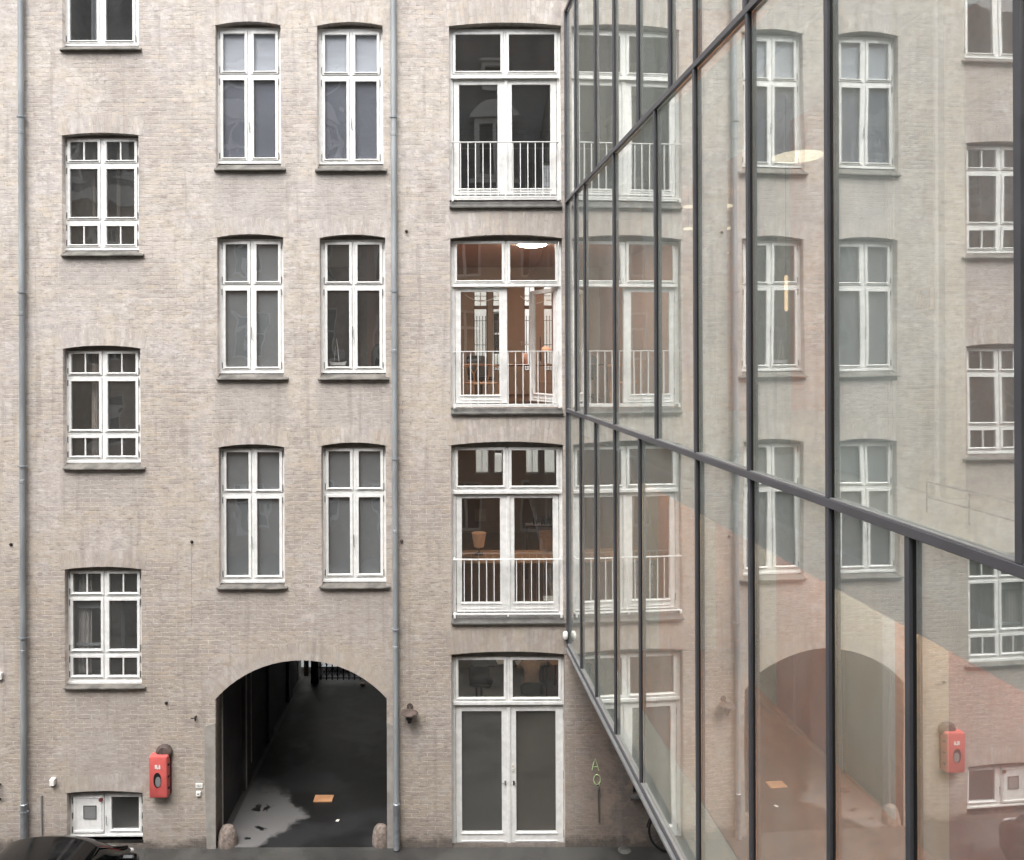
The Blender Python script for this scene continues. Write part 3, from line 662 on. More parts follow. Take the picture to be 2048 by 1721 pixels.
# render strips beside the gateway
xa = P(409.5, 1580)[0]; zt = P(420, 1452)[1]
MB().prism([(xa+0.03, 0), (ga-0.0005, 0), (ga-0.0005, zt+0.04), (xa+0.01, zt), (xa, 1.2)], -0.012, -0.0035, 'y').build('jamb_render', M['plaster'], B)
xb = P(787, 1580)[0]; zt = P(780, 1445)[1]
MB().prism([(gb+0.0005, 0), (xb, 0), (xb, zt-0.05), (gb+0.0005, zt)], -0.012, -0.0035, 'y').build('jamb_render', M['plaster'], B)
# passage
GD = 6.4
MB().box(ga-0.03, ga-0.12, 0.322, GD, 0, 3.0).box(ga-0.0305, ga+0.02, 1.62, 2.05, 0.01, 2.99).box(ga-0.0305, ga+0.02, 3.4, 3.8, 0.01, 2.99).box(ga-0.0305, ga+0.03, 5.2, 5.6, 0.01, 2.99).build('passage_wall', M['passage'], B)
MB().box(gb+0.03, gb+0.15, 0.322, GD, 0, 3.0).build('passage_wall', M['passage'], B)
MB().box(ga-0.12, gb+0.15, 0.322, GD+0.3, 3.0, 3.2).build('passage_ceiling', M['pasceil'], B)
MB().box(ga-0.012, ga+0.012, 0.3225, 0.36, 0.002, 2.99).build('corner_board', M['passtrip'], B)
MB().box(ga+0.0205, ga+0.03, 1.66, 1.72, 0.01, 2.9).box(ga+0.0205, ga+0.03, 2.0, 2.045, 0.3, 2.9).build('conduit', M['passtrip'], B)
x_, z_ = P(613, 1350, 6.0)
MB().box(x_-0.05, x_+0.05, 5.95, 6.02, 0.28, 2.9).build('corner_board', M['passtrip'], B)

# back wall and rooms
def Q(u, v, y): return P(u, v, y)
BY = 6.42
bw = []   # holes (x0,x1,z0,z1)
def bwh(u0, v0, u1, v1):
    a = Q(u0, v0, BY); b = Q(u1, v1, BY); bw.append((a[0], b[0], b[1], a[1])); return bw[-1]
D1W = [bwh(947, 566, 975.5, 742), bwh(985, 566, 1003, 742), bwh(1048, 566, 1072.5, 742), bwh(1086.5, 566, 1107, 742)]
D2W = [bwh(950, 845, 978.5, 948), bwh(987.5, 845, 1006, 948), bwh(1051, 845, 1079, 948), bwh(1088, 845, 1112, 948)]
RW = [(-0.4, 1.0, 1.25, 2.95), (1.2, 2.6, 1.25, 2.95), (2.0, 2.55, 11.35, 12.1), (-4.0, -3.15, 7.3, 9.4), (-1.6, -0.8, 7.3, 9.4)]  # all but the highest are unseen openings added to let daylight into rooms
for q in RW:
    o_ = MB().ring(q[0], q[1], q[2], q[3], 0.05, BY+0.1, BY+0.16).build('back_window', M['white'], B); MB().box(q[0]+0.04, q[1]-0.04, BY+0.12, BY+0.125, q[2]+0.04, q[3]-0.04).build('pane', M['gback'], o_)
MB().plate(WX0, WX1, 0, WTOP, [(ga+0.001, gb-0.001, -1, 3.0)]+bw+RW, BY, BY+0.3).build('back_wall', M['plaster'], B)
BWf = MB()
for hset in (D1W, D2W):
    for k, (a, b, c, d) in enumerate(hset):
        fr = MB().ring(a, b, c, d, 0.025, BY+0.1, BY+0.14)
        if hset is D1W:
            zz = P(960, 615, BY)[1]; fr.box(a+0.0255, b-0.0255, BY+0.06, BY+0.15, zz-0.04, zz+0.04)
            for vv in (592, 601): zz = P(960, vv, BY)[1]; fr.box(a+0.0255, b-0.0255, BY+0.102, BY+0.12, zz-0.008, zz+0.008)
        if k % 2 == 0: fr.box((a+b)/2-0.008, (a+b)/2+0.008, BY+0.105, BY+0.118, max(c, P(960, 612, BY)[1]) if hset is D1W else c+0.03, d-0.03)
        o_ = fr.build('back_window', M['white'] if hset is D2W else M['brown'], B); MB().box(a+0.01, b-0.01, BY+0.125, BY+0.13, c+0.01, d-0.01).build('pane', M['gback'], o_)
def room(x0, x1, y0, y1, z0, z1, wmat, fmat, cmat='ceil', back=True, side2=None):
    MB().box(x0, x1, y0, y1, z0-0.02, z0).build('room_floor', M[fmat], B)
    MB().box(x0, x1, y0, y1, z1, z1+0.02).build('room_ceiling', M[cmat], B)
    MB().box(x0-0.03, x0-0.0005, y0, y1, z0, z1).build('room_wall', M[wmat], B)
    MB().box(x1+0.0005, x1+0.03, y0, y1, z0, z1).build('room_wall', M[side2 or wmat], B)
    if back: MB().box(x0, x1, y1-0.03, y1-0.0005, z0, z1).build('room_wall', M[wmat], B)
# slabs keep daylight from leaking between storeys
for zz in (3.32, 6.55, 9.78, 13.0): MB().box(-4.3, WX1-0.01, 0.33, BY-0.01, zz-0.1 if zz > 3.4 else zz-0.1, zz+0.08).build('floor_slab', M['roomdark'], B)
room(-0.62, 2.7, 0.34, BY-0.0, 9.9, 12.85, 'roomdark', 'floorw', back=False)
room(-0.62, 2.7, 0.34, BY-0.0, 6.66, 9.65, 'peach', 'floorw', 'peach', back=False, side2='peach')
room(-0.62, 2.7, 0.34, BY-0.0, 3.43, 6.4, 'brown', 'floorw', 'brown', back=False)
room(-0.62, 2.7, 0.34, BY-0.0, 0.3, 3.2, 'roomblack', 'floorg', 'roomdark', back=False)
MB().plate(-0.6, 2.68, 3.44, 6.39, D2W, BY-0.03, BY-0.001).build('room_wall', M['brown'], B)
MB().plate(-0.6, 2.68, 6.67, 9.64, D1W, BY-0.03, BY-0.001).build('room_wall', M['olive'], B)
for z0, z1, wm_ in ((9.9, 12.85, 'roomdark'), (3.43, 6.4, 'roomdark')): room(-4.05, -0.72, 0.34, 4.5, z0, z1, wm_, 'floorw')
room(-4.05, -0.72, 0.34, BY-0.001, 6.66, 9.65, 'roomdark', 'floorw', back=False)
room(-6.7, -4.4, 0.34, 3.2, 0.1, 16, 'roomdark', 'floorg')
for zz in (2.2, 5.4, 8.6, 11.9): MB().box(-6.7, -4.4, 1.9, 3.1, zz-0.2, zz).build('stair_landing', M['roomdark'], B)
# curtain and window board details behind the stair windows
for (W, ss), ks in ((L1, ((0.62, 0.72, 'curtain'), (0.25, 0.36, 'curtain'))), (L2, ((0.55, 0.75, 'roomdark'), (0.9, 1.0, 'roomdark'))), (L3, ((0.1, 0.5, 'roomblack'), (0.30, 0.42, 'blindg'))), (L0, ((0.6, 0.95, 'blindg'), (0.75, 0.8, 'blindg')))):
    r_ = ss[2:4] if len(ss) > 4 else ss[2:4]
    zlo = min(s_[2] for s_ in ss); zhi = max(s_[3] for s_ in ss)
    for s_, (fa, fb_, mt) in zip(r_, ks):
        w_ = s_[1]-s_[0]; pts = []
        m = MB(); n = 10; xs_ = [s_[0]+w_*(fa+(fb_-fa)*i/n) for i in range(n+1)]
        vs_ = []; fs_ = []
        for i, xx in enumerate(xs_):
            yy = 0.26+0.018*math.sin(i*2.2); vs_ += [(xx, yy, zlo+0.03), (xx+0.01, yy, zhi-0.02), (xx+0.01, yy+0.004, zhi-0.02), (xx, yy+0.004, zlo+0.03)]
        for i in range(n):
            for k in range(4): fs_.append((4*i+k, 4*i+(k+1) % 4, 4*i+4+(k+1) % 4, 4*i+4+k))
        m.add(vs_, fs_).build('curtain', M[mt], W, smooth=True)
for ss in (L3[1],):
    s_ = ss[2]; MB().box(s_[0]+0.05, s_[1]-0.02, 0.2, 0.22, s_[3]-0.19, s_[3]-0.07).box(s_[0]+0.05, s_[1]-0.02, 0.2, 0.22, s_[2]+0.07, s_[2]+0.11).build('blind', M['blindg'], L3[0])
# roof of the building
MB().prism([(-0.25, WTOP), (-0.25, WTOP+0.25), (3.2, WTOP+2.6), (BY+0.6, WTOP+0.2), (BY+0.6, WTOP)], WX0, WX1).build('roof', M['slate'], B)

# ---- downpipes
def downpipe(u, top, brk, joints, foot_v, label_part=None):
    x, _ = P(u, 850, -0.07); zb = max(0.02, P(u, foot_v, -0.07)[1])
    m = MB(); r = 0.044
    prof = [(r, zb+0.75)]; 
    zs_ = sorted([P(u, v, -0.07)[1] for v in joints])
    pr = [(r, zb+0.7)]
    for z in zs_: pr += [(r, z-0.05), (r+0.004, z-0.045), (r+0.004, z), (r, z+0.005)]
    pr.append((r, top)); m.lathe(pr, (x, -0.07, 0), 20)
    D = m.build('downpipe', M['zinc'], B, smooth=True)
    MB().lathe([(r+0.006, zb), (r+0.007, zb+0.66), (r+0.012, zb+0.67), (r+0.012, zb+0.70), (r+0.003, zb+0.71)], (x, -0.07, 0), 20).build('pipe_foot', M['zincd'], D, smooth=True)
    for v in brk:
        z = P(u, v, -0.07)[1]; mm = MB().lathe([(r+0.001, -0.012), (r+0.012, -0.011), (r+0.012, 0.011), (r+0.001, 0.012)], (x, -0.07, z), 20)
        mm.box(x-0.012, x+0.012, -0.025, 0.002, z-0.01, z+0.01).box(x-r-0.03, x-r-0.005, -0.078, -0.062, z-0.01, z+0.01).box(x+r+0.005, x+r+0.03, -0.078, -0.062, z-0.01, z+0.01).build('pipe_clamp', M['zincd'], D)
downpipe(44.8, 16.7, (234, 585, 933, 1276, 1623), (262, 625, 960, 1300), 1700)
downpipe(789.8, 16.7, (235, 583, 918, 1259), (266, 700, 1060, 1292, 1626), 1701)

# ================================================================== SMALL THINGS ON THE WALL
def on(u, v, y=0.0): x, z = P(u, v, y); return (x, y, z)
# red fire box
T = thing('fire_extinguisher_box', 'red plastic fire extinguisher cabinet with an oval window on the brick wall', 'fire box', on(323, 1588, 0))
hgt, wd, dp = 0.645, 0.29, 0.20
m = MB(); n = 9; secs = []
import itertools
def rrect(w_, h_, r, n=5):
    out = []
    for cx, cz, a0 in ((w_/2-r, h_/2-r, 0), (-w_/2+r, h_/2-r, 90), (-w_/2+r, -h_/2+r, 180), (w_/2-r, -h_/2+r, 270)):
        for i in range(n+1):
            a = R(a0+90*i/n); out.append((cx+r*math.cos(a), cz+r*math.sin(a)))
    return out
def rbox(m, w_, h_, r, ys, cx=0, cz=0):
    """rounded box: ys list of (y, inset)"""
    rings = []
    for y_, ins in ys: rings.append([(cx+p[0], y_, cz+p[1]) for p in rrect(w_-2*ins, h_-2*ins, max(0.003, r-ins))])
    n_ = len(rings[0]); vs_ = [p for r_ in rings for p in r_]; fs_ = [tuple(range(n_))[::-1], tuple((len(rings)-1)*n_+k for k in range(n_))]
    for i in range(len(rings)-1):
        for k in range(n_): fs_.append((i*n_+k, i*n_+(k+1) % n_, (i+1)*n_+(k+1) % n_, (i+1)*n_+k))
    return m.add(vs_, fs_)
rbox(m, wd, hgt, 0.03, [(-0.02, 0.0), (-0.07, 0.0), (-0.11, 0.003), (-0.135, 0.012), (-0.142, 0.026)], 0, hgt/2).build('body', M['red'], T, smooth=True)
MB().box(-wd/2+0.02, wd/2+0.012, -0.02, -0.001, 0.02, hgt-0.01).build('back_plate', M['black'], T)
def oval(cx, cz, a, b, y0, y1, n=24):
    pts = [(cx+a*math.cos(2*math.pi*i/n), cz+math.copysign(abs(math.sin(2*math.pi*i/n))**0.8, math.sin(2*math.pi*i/n))*b) for i in range(n)]; return MB().prism(pts, y0, y1, 'y')
oval(-0.01, 0.285, 0.056, 0.112, -0.149, -0.1415).build('window_rim', M['black'], T)
oval(0.004, 0.262, 0.040, 0.076, -0.154, -0.1495).build('window', M['bead'], T)
for zz in (0.50, 0.32, 0.145): MB().box(wd/2-0.035, wd/2+0.012, -0.115, -0.075, zz-0.012, zz+0.012).tube([(wd/2-0.03, -0.118, zz-0.018), (wd/2+0.008, -0.112, zz+0.004)], 0.006, 6).build('latch', M['black'], T)
e = MB().box(-0.045, -0.03, -0.1455, -0.1425, 0.455, 0.515).box(-0.024, 0.004, -0.1455, -0.1425, 0.45, 0.475).box(-0.024, -0.010, -0.1455, -0.1425, 0.4755, 0.515).box(0.010, 0.036, -0.1455, -0.1425, 0.452, 0.500).box(0.016, 0.030, -0.1455, -0.1425, 0.5005, 0.515)
e.build('emblem', M['plwhite'], T)
# lamp stub above the box
T = tag(MB().lathe([(0.0, 0.0), (0.11, 0.0), (0.125, -0.02), (0.125, -0.05), (0.09, -0.085), (0.0, -0.09)], (0, 0.005, 0), 20, 'y').build('cast_iron_cap', M['rust'], None, smooth=True, loc=on(330, 1503, 0)), 'dark rusty round iron cap peeping out above the red fire box', 'iron cap')
# address tags
T = tag(MB().box(-0.055, 0.055, -0.014, -0.001, -0.036, 0.036).build('sign_plate', M['plwhite'], loc=on(398.5, 1571.5), bevel=0.003), 'small white enamel number plate beside the left jamb of the gateway', 'sign')
def text(s, size, loc, mat, parent, name='lettering', ext=0.001):
    cu_ = bpy.data.curves.new(name, 'FONT'); cu_.body = s; cu_.size = size; cu_.extrude = ext; cu_.align_x = 'CENTER'; cu_.align_y = 'CENTER'
    o = bpy.data.objects.new(name, cu_); C.objects.link(o); o.rotation_euler = (R(90), 0, 0)
    bpy.context.view_layer.update(); me = bpy.data.meshes.new_from_object(o.evaluated_get(bpy.context.evaluated_depsgraph_get())); bpy.data.objects.remove(o)
    me.transform(Matrix.Rotation(R(90), 4, 'X')); me.materials.clear(); me.materials.append(mat); o = bpy.data.objects.new(name, me); C.objects.link(o); o.location = loc
    if parent: o.parent = parent
    return o
text('151', 0.055, (0, -0.0155, 0), M['black'], T)
T = tag(MB().box(-0.035, 0.035, -0.03, -0.001, -0.04, 0.035).build('key_box', M['plwhite'], loc=on(397.5, 1583.5+3), bevel=0.006), 'little cream key box right under the number plate', 'key box')
MB().lathe([(0, -0.034), (0.010, -0.034), (0.011, -0.0305)], (0, 0, 0), 12, 'y').build('keyhole', M['black'], T)
T = tag(MB().prism([(-0.075, -0.045), (-0.075, 0.05), (-0.001, 0.06), (-0.001, -0.05)], -0.036, 0.036).build('motion_sensor', M['plwhite'], loc=on(108, 1562), bevel=0.006), 'white wedge shaped sensor on the brick left of the cellar hatch', 'sensor')
MB().lathe([(0.0, -0.075), (0.022, -0.073), (0.026, -0.0505)], (0, -0.035, 0), 12, 'z').build('sensor_eye', M['rust'], T, smooth=True)
T = tag(MB().box(-0.045, 0.045, -0.05, -0.001, -0.055, 0.055).build('junction_box', M['plwhite'], loc=on(0.5, 1351), bevel=0.008), 'white junction box at the far left edge of the wall', 'junction box')
MB().lathe([(0, -0.056), (0.014, -0.055), (0.014, -0.0505)], (0.012, 0, 0), 12, 'y').build('screw_cover', M['zinc'], T)
T = tag(MB().box(-0.012, 0.012, -0.05, -0.035, -0.13, 0.13).box(-0.012, 0.012, -0.035, -0.001, 0.10, 0.125).box(-0.012, 0.012, -0.035, -0.001, -0.125, -0.10).build('iron_pull', M['blackiron'], loc=on(1, 1583), bevel=0.002), 'black iron pull bar at the lower left edge of the wall', 'iron bar')
T = tag(MB().lathe([(0.012, 0), (0.013, 0.59), (0.010, 0.6)], (0, -0.02, 0), 10).build('conduit_stub', M['zinc'], loc=(P(84, 1590)[0], 0, P(84, 1590)[1]-0.6)), 'thin grey conduit stub between the left drainpipe and the cellar hatch', 'pipe')
# hooks
T = tag(MB().tube([(0, 0, 0), (0, -0.07, 0), (-0.05, -0.08, 0.005)], 0.007, 6).tube([(0.012, 0, 0), (0.012, -0.05, -0.002), (0.012, -0.05, -0.045)], 0.012, 8).build('iron_hook', M['blackiron'], loc=on(391, 1433)), 'small black iron hook on the brick left of the gateway arch', 'hook')
for (u, v, lb) in ((22.5, 1089, 'small iron wall eye left of the left drainpipe'), (384, 1084, 'small iron wall eye with a thin wire hanging down'), (803.5, 1082, 'small rusty wall eye just right of the middle drainpipe'), (813, 463, 'small grey wall eye high up right of the middle drainpipe'), (333, 1406, 'tiny dark anchor bolt between red box and stair window')):
    m = MB().lathe([(0.022, 0), (0.024, -0.012), (0.01, -0.02), (0.008, -0.05), (0.0, -0.055)], (0, 0, 0), 10, 'y')
    if u == 384: m.tube([(-0.005, -0.012, -0.01), (-0.008, -0.006, -1.30)], 0.0012, 5)
    tag(m.build('wall_eye', M['rust'] if u > 800 else M['blackiron'], smooth=True, loc=on(u, v)), lb, 'wall eye', 'iron eyes fixed in the brick wall')
# cast lamp bracket right of pipe
T = thing('wall_lamp', 'rusty dish shaped iron wall lamp right of the middle drainpipe', 'lamp', on(820, 1420))
MB().lathe([(0.05, 0.045), (0.10, 0.035), (0.125, 0.022), (0.13, 0.008), (0.10, -0.01), (0.07, -0.025)], (0, -0.14, 0), 24).build('lamp_dish', M['rust'], T, smooth=True)
MB().lathe([(0.072, -0.026), (0.058, -0.05), (0.05, -0.085), (0.032, -0.10), (0.028, -0.135), (0.024, -0.14)], (0, -0.14, 0), 20).build('lamp_body', M['black'], T, smooth=True)
MB().tube([(0, -0.14, 0.03), (0, -0.10, 0.05), (0, -0.01, 0.055)], 0.016, 8).lathe([(0.0, 0), (0.045, 0.0), (0.05, -0.012), (0, -0.016)], (0, 0, 0.055), 16, 'y').build('bracket', M['rust'], T, smooth=True)
# alarm light
T = tag(MB().lathe([(0.0, -0.075), (0.022, -0.066), (0.038, -0.04), (0.042, 0.0), (0.038, 0.035), (0.024, 0.058), (0.0, 0.066)], (0, -0.06, 0), 20).build('security_sensor', M['plwhite'], smooth=True, loc=on(1130, 1268)), 'white egg shaped security sensor at the corner of the glass house', 'sensor')
MB().tube([(0, -0.002, -0.06), (0, -0.05, -0.085), (0.02, -0.07, -0.085)], 0.009, 6).build('sensor_arm', M['black'], T)
# chalk letters
def stroke(o, pts, w=0.008):
    m = MB(); m.tube([(p[0], -0.004, p[1]) for p in pts], w, 5); return m
T = stroke(None, [(-0.055, -0.085), (-0.028, 0.03), (-0.003, 0.09), (0.026, 0.0), (0.05, -0.09)])
T.tube([(-0.035, -0.004, -0.03), (0.04, -0.004, -0.028)], 0.007, 5)
n = 18
T.tube([(0.022+0.052*math.cos(2*math.pi*i/n), -0.004, -0.225+0.075*math.sin(2*math.pi*i/n)) for i in range(n+1)], 0.008, 5)
T.tube([(0.035, -0.004, -0.275), (0.062, -0.004, -0.315)], 0.007, 5)
tag(T.build('graffiti', M['green'], loc=on(1191, 1530)), 'pale green chalked letters A and Q on the dark brick under the glass house', 'graffiti')
T = tag(MB().tube([(0, 0, 0.0), (0, -0.035, 0.0), (0, -0.04, -0.03)], 0.018, 10).tube([(0.002, -0.022, -0.03), (0.012, -0.018, -0.54)], 0.0085, 8).build('wall_rod', M['lead'], smooth=True, loc=on(1195.5, 1573)), 'thin grey iron rod hanging from a bolt below the green letters', 'rod')

# guard stones
for (u, v, rr, lb) in ((455, 1697, 0.15, 'round topped granite guard stone at the left jamb of the gateway'), (762, 1692, 0.14, 'round topped granite guard stone at the right jamb of the gateway')):
    x, z = P(u, v, 0.08); m = MB(); prof = [(rr*1.0, -0.02), (rr*1.02, 0.05), (rr*0.98, 0.12), (rr*0.9, 0.19), (rr*0.74, 0.25), (rr*0.48, 0.29), (rr*0.15, 0.305), (0, 0.306)]
    m.lathe(prof, (0, 0, 0), 20); m.v = [(a*(1+0.05*mnoise.noise(Vector((a*9, b*9, c*9+u)))), b*0.85, c*(1+0.05*mnoise.noise(Vector((b*7, c*7, a*7))))) for a, b, c in m.v]
    tag(m.build('guard_stone', M['stone'], smooth=True, loc=(x, 0.10, 0)), lb, 'guard stone', 'guard stones at the gateway')
# thin orange sheet on the passage floor
def floorpt(u, v): d = CAM_Z*F/(v-PV); return ((u-PU)/F*d, d+CAM_Y)
c_ = [floorpt(623, 1604.8), floorpt(660, 1605), floorpt(664.5, 1592.5), floorpt(627.5, 1592.3)]
cx_, cy_ = sum(p[0] for p in c_)/4, sum(p[1] for p in c_)/4
tag(MB().prism([(p[0]-cx_, p[1]-cy_) for p in c_], 0.0, 0.025, 'z').build('orange_sheet', M['orange'], loc=(cx_, cy_, 0.006), bevel=0.004), 'flat orange sheet lying on the wet floor inside the gateway', 'mat')
p_ = floorpt(671, 1642); tag(MB().prism([(-0.03, -0.02), (0.02, -0.03), (0.035, 0.03), (-0.01, 0.035)], 0, 0.004, 'z').build('paper_scrap', M['paper'], loc=(p_[0], p_[1], 0.009)), 'scrap of white paper on the passage floor near the right guard stone', 'litter')
p_ = (P(725, 1359, 6.1)); tag(MB().box(-0.05, 0.05, -0.03, 0.03, 0, 0.05).build('parcel', simple('pale peach card box', (236, 206, 178), 0.7), loc=(p_[0], 6.1, 0.006), bevel=0.008), 'small pale peach box by the foot of the lattice gate', 'box')
x_, y_ = floorpt(1245, 1702.5); tag(MB().lathe([(0, 0.018), (0.07, 0.017), (0.095, 0.008), (0.1, 0)], (0, 0, 0), 24).build('drain_cap', M['lead'], smooth=True, loc=(x_, y_, 0.002)), 'round grey drain cap in the paving near the glass house', 'drain cap')

# lattice gate
T = thing('lattice_gate', 'black iron lattice gate at the far end of the gateway passage', 'gate', (-2.3, 6.25, 0))
z0, z1, z2 = P(680, 1357, 6.25)[1], P(680, 1336, 6.25)[1], P(680, 1315, 6.25)[1]
gx0, gx1 = P(637, 1350, 6.25)[0]+2.3, 1.2
m = MB().box(gx0, gx1, -0.012, 0.012, z0, z0+0.022).box(gx0, gx1, -0.012, 0.012, z1, z1+0.022).box(gx0, gx1, -0.012, 0.012, 1.3, 1.33).box(gx0, gx1, -0.012, 0.012, z2+0.02, z2+0.04)
m.build('rail', M['blackiron'], T)
sp_ = 0.130; k = 0; xx = gx0+0.06
while xx < gx1:
    m = MB().box(xx-0.013, xx+0.013, -0.026, -0.0125, z0-0.03, 1.42); m.build('bar', M['blackiron'], T)
    if xx+sp_ < gx1:
        mm = MB()
        for (za_, zb_) in ((z0+0.022, z1), (z1+0.03, z2+0.02), (z2+0.05, 1.3)):
            mm.tube([(xx, 0.018, za_), (xx+sp_, 0.018, zb_)], 0.006, 6).tube([(xx, 0.030, zb_), (xx+sp_, 0.030, za_)], 0.006, 6)
        mm.build('lattice', M['blackiron'], T)
    xx += sp_
MB().box(gx0-0.17, gx0-0.0, -0.05, 0.05, 0, 1.5).build('gate_post', M['black'], T)
tag(MB().box(-0.10, 0.10, -0.04, 0.04, 0, 2.2).build('white_post', M['plaster'], loc=(P(630, 1340, 6.7)[0]+0.02, 6.75, 0), bevel=0.01), 'pale post standing just behind the lattice gate', 'post')
# landscape behind
pv = MB().add([(-9, 6.95, 0.12), (12, 6.95, 0.12), (12, 11, 0.12), (-9, 11, 0.12)], [(0, 1, 2, 3)]).box(-9, 12, 6.9, 6.948, 0, 0.12).build('pavement', simple('grey paving', (206, 208, 208), 0.8, bump=0.1)); tag(pv, kind='structure')
T = thing('pale_building', 'pale rendered building across the street seen through the rear windows', 'building', (0, 15, 0))
wh = [(-8+i*2.3, -7.0+i*2.3, z, z+1.5) for i in range(9) for z in (1.2, 4.2, 7.6, 10.6)]
MB().plate(-12, 14, 0, 13, wh, 0, 0.3).build('wall', simple('white render', (226, 226, 222), 0.85, var=0.03), T)
for q in wh:
    o_ = MB().ring(q[0]+0.001, q[1]-0.001, q[2]+0.001, q[3]-0.001, 0.06, 0.08, 0.14).box(q[0]+0.0605, q[1]-0.0605, 0.1, 0.13, (q[2]+q[3])/2-0.03, (q[2]+q[3])/2+0.03).build('window', M['white'], T); MB().box(q[0]+0.03, q[1]-0.03, 0.145, 0.15, q[2]+0.03, q[3]-0.03).build('pane', M['carglass'], o_)
MB().prism([(-0.3, 13), (3, 15.5), (6, 15.5), (6, 13)], -12, 14).build('roof', M['slate'], T)
# iron picket fence outside the rear windows (balcony fence one storey up)
for (zb, lb, zt_) in ((7.25, 'dark iron picket railing outside the rear window of the terracotta room', P(960, 632, 6.95)[1]), (4.1, 'dark iron picket railing outside the rear window of the brown room', P(960, 948, 6.95)[1])):
    T = thing('picket_railing', lb, 'railing', (1.2, 6.95, zb), group='picket railings behind the building')
    h_ = zt_-zb
    MB().box(-1.3, 1.5, -0.01, 0.01, h_-0.13, h_-0.115).box(-1.3, 1.5, -0.01, 0.01, h_*0.45, h_*0.45+0.015).box(-1.3, 1.5, -0.01, 0.01, 0.02, 0.035).box(-1.3, -1.28, -0.23, -0.011, 0.02, 0.05).box(1.48, 1.5, -0.23, -0.011, 0.02, 0.05).build('rail', M['blackiron'], T)
    for i in range(40): MB().box(-1.28+i*0.07-0.008, -1.28+i*0.07+0.008, -0.02, -0.0105, 0, h_-0.03).prism([(-1.28+i*0.07-0.016, h_-0.0299), (-1.28+i*0.07+0.016, h_-0.0299), (-1.28+i*0.07, h_)], -0.02, -0.0105, 'y').build('picket', M['blackiron'], T)
# ================================================================== GLASS HOUSE (local x runs along the glass away from the brick wall, local y points inside)
TH = R(2.8); XC = P(1135, 822)[0]
GH = thing('glass_building', 'modern glass fronted building with grey aluminium mullions mirroring the brick wall', 'building', (XC, 0, 0), -(R(90)-TH))
dirx = Vector((math.sin(TH), -math.cos(TH), 0)); diry = Vector((math.cos(TH), math.sin(TH), 0))
cl = Vector((-XC, CAM_Y, 0)); clx, cly = cl.dot(dirx), cl.dot(diry)
def G(u, v, n=0.0):
    du, dv = u-PU, v-PV; wx = (du-ROLL*dv)/F; wz = (-dv-ROLL*du)/F
    d = Vector((wx, 1, 0)); t = (n-cly)/d.dot(diry); return clx+t*d.dot(dirx), CAM_Z+wz*t
LEN = 14.0
ZR = [3.115, 6.715, 9.92, 12.84]
bands = {0: [(1159, 1100), (1188.5, 1100), (1227, 1100), (1277, 1150), (1391, 1250), (1498, 1350), (1654, 1350), (1813, 1350)],
         1: [(1148, 500), (1166.5, 500), (1225.5, 600), (1308, 550), (1387, 600), (1493, 500), (1651, 500), (2033, 600)],
         2: [(1148, 200), (1187, 100), (1224.5, 100), (1272.5, 100), (1336, 80), (1386, 50)]}
def mullion(x, z0, z1):
    o = MB().box(x-0.019, x+0.019, -0.028, 0.0, z0, z1).build('mullion', M['mull'], GH, bevel=0.002)
    MB().box(x+0.0195, x+0.025, -0.010, 0.003, z0, z1).build('gasket', M['gasket'], o)
pos = {}
for b, lst in bands.items():
    pos[b] = sorted(G(u, v, -0.03)[0] for u, v in lst)
# the bays behind the photographer's back go on in the same rhythm
for b in pos:
    last = pos[b][-1]
    if b == 2: pos[b] += [6.75, 7.85, 9.3]; last = 9.3
    while last+1.15 < LEN-0.3: last += 1.15; pos[b].append(last)
MB().box(0.004, 0.045, -0.034, 0.012, ZR[0]-0.02, ZR[3]+0.02).build('corner_post', M['mull'], GH, bevel=0.002)
for b in (0, 1, 2):
    z0, z1 = ZR[b]+0.0275, ZR[b+1]-0.0265
    for x in pos[b]: mullion(x, z0, z1)
    ed = [0.05]+pos[b]+[LEN]
    for i in range(len(ed)-1):
        a, c = ed[i]+(0.020 if i else -0.003), ed[i+1]-0.020
        if c-a < 0.05: continue
        bo = random.uniform(-1, 1)*0.0012; ti = random.uniform(-1, 1)*0.0010
        o = MB().box(-(c-a)/2, (c-a)/2, -0.004, 0.004, -(z1-z0)/2, (z1-z0)/2).build('pane', M['gcurt'], GH, loc=((a+c)/2, 0.0095, (z0+z1)/2))
        o.rotation_euler = (ti, 0, bo)
for k, z in enumerate(ZR):
    o = MB().box(0.052, LEN, -0.032, 0.004, z-0.025, z+0.025).build('rail', M['rail'], GH, bevel=0.003)
    MB().box(0.052, LEN, -0.022, 0.003, z+0.0265, z+0.033).build('glazing_bead', M['bead'], o)
    if k == 0: MB().box(0.052, LEN, -0.06, 0.004, z-0.06, z-0.030).build('drip_edge', M['bead'], o)
# floors and ceilings
for k, z in enumerate(ZR):
    if k < 3: MB().box(0.35, LEN, 0.135, 6.0, z-0.30, z-0.005).build('floor_slab', M['palefloor'], GH)
MB().box(0.0, LEN, 0.05, 6.0, ZR[3]-0.03, ZR[3]+0.3).build('roof', M['mull'], GH)
MB().box(0.0, LEN, 0.135, 6.0, ZR[3]-0.06, ZR[3]-0.035).build('ceiling', M['paleblue'], GH)
MB().box(0.0, LEN, 0.5, 6.0, ZR[0]-0.42, ZR[0]-0.31).build('soffit', M['mull'], GH)
for z in (ZR[1], ZR[2]): MB().box(0.35, LEN, 0.14, 0.95, z-0.34, z-0.302).build('ceiling', M['paleblue'], GH); MB().box(0.35, LEN, 0.951, 6.0, z-0.34, z-0.302).build('ceiling', M['tan'], GH)
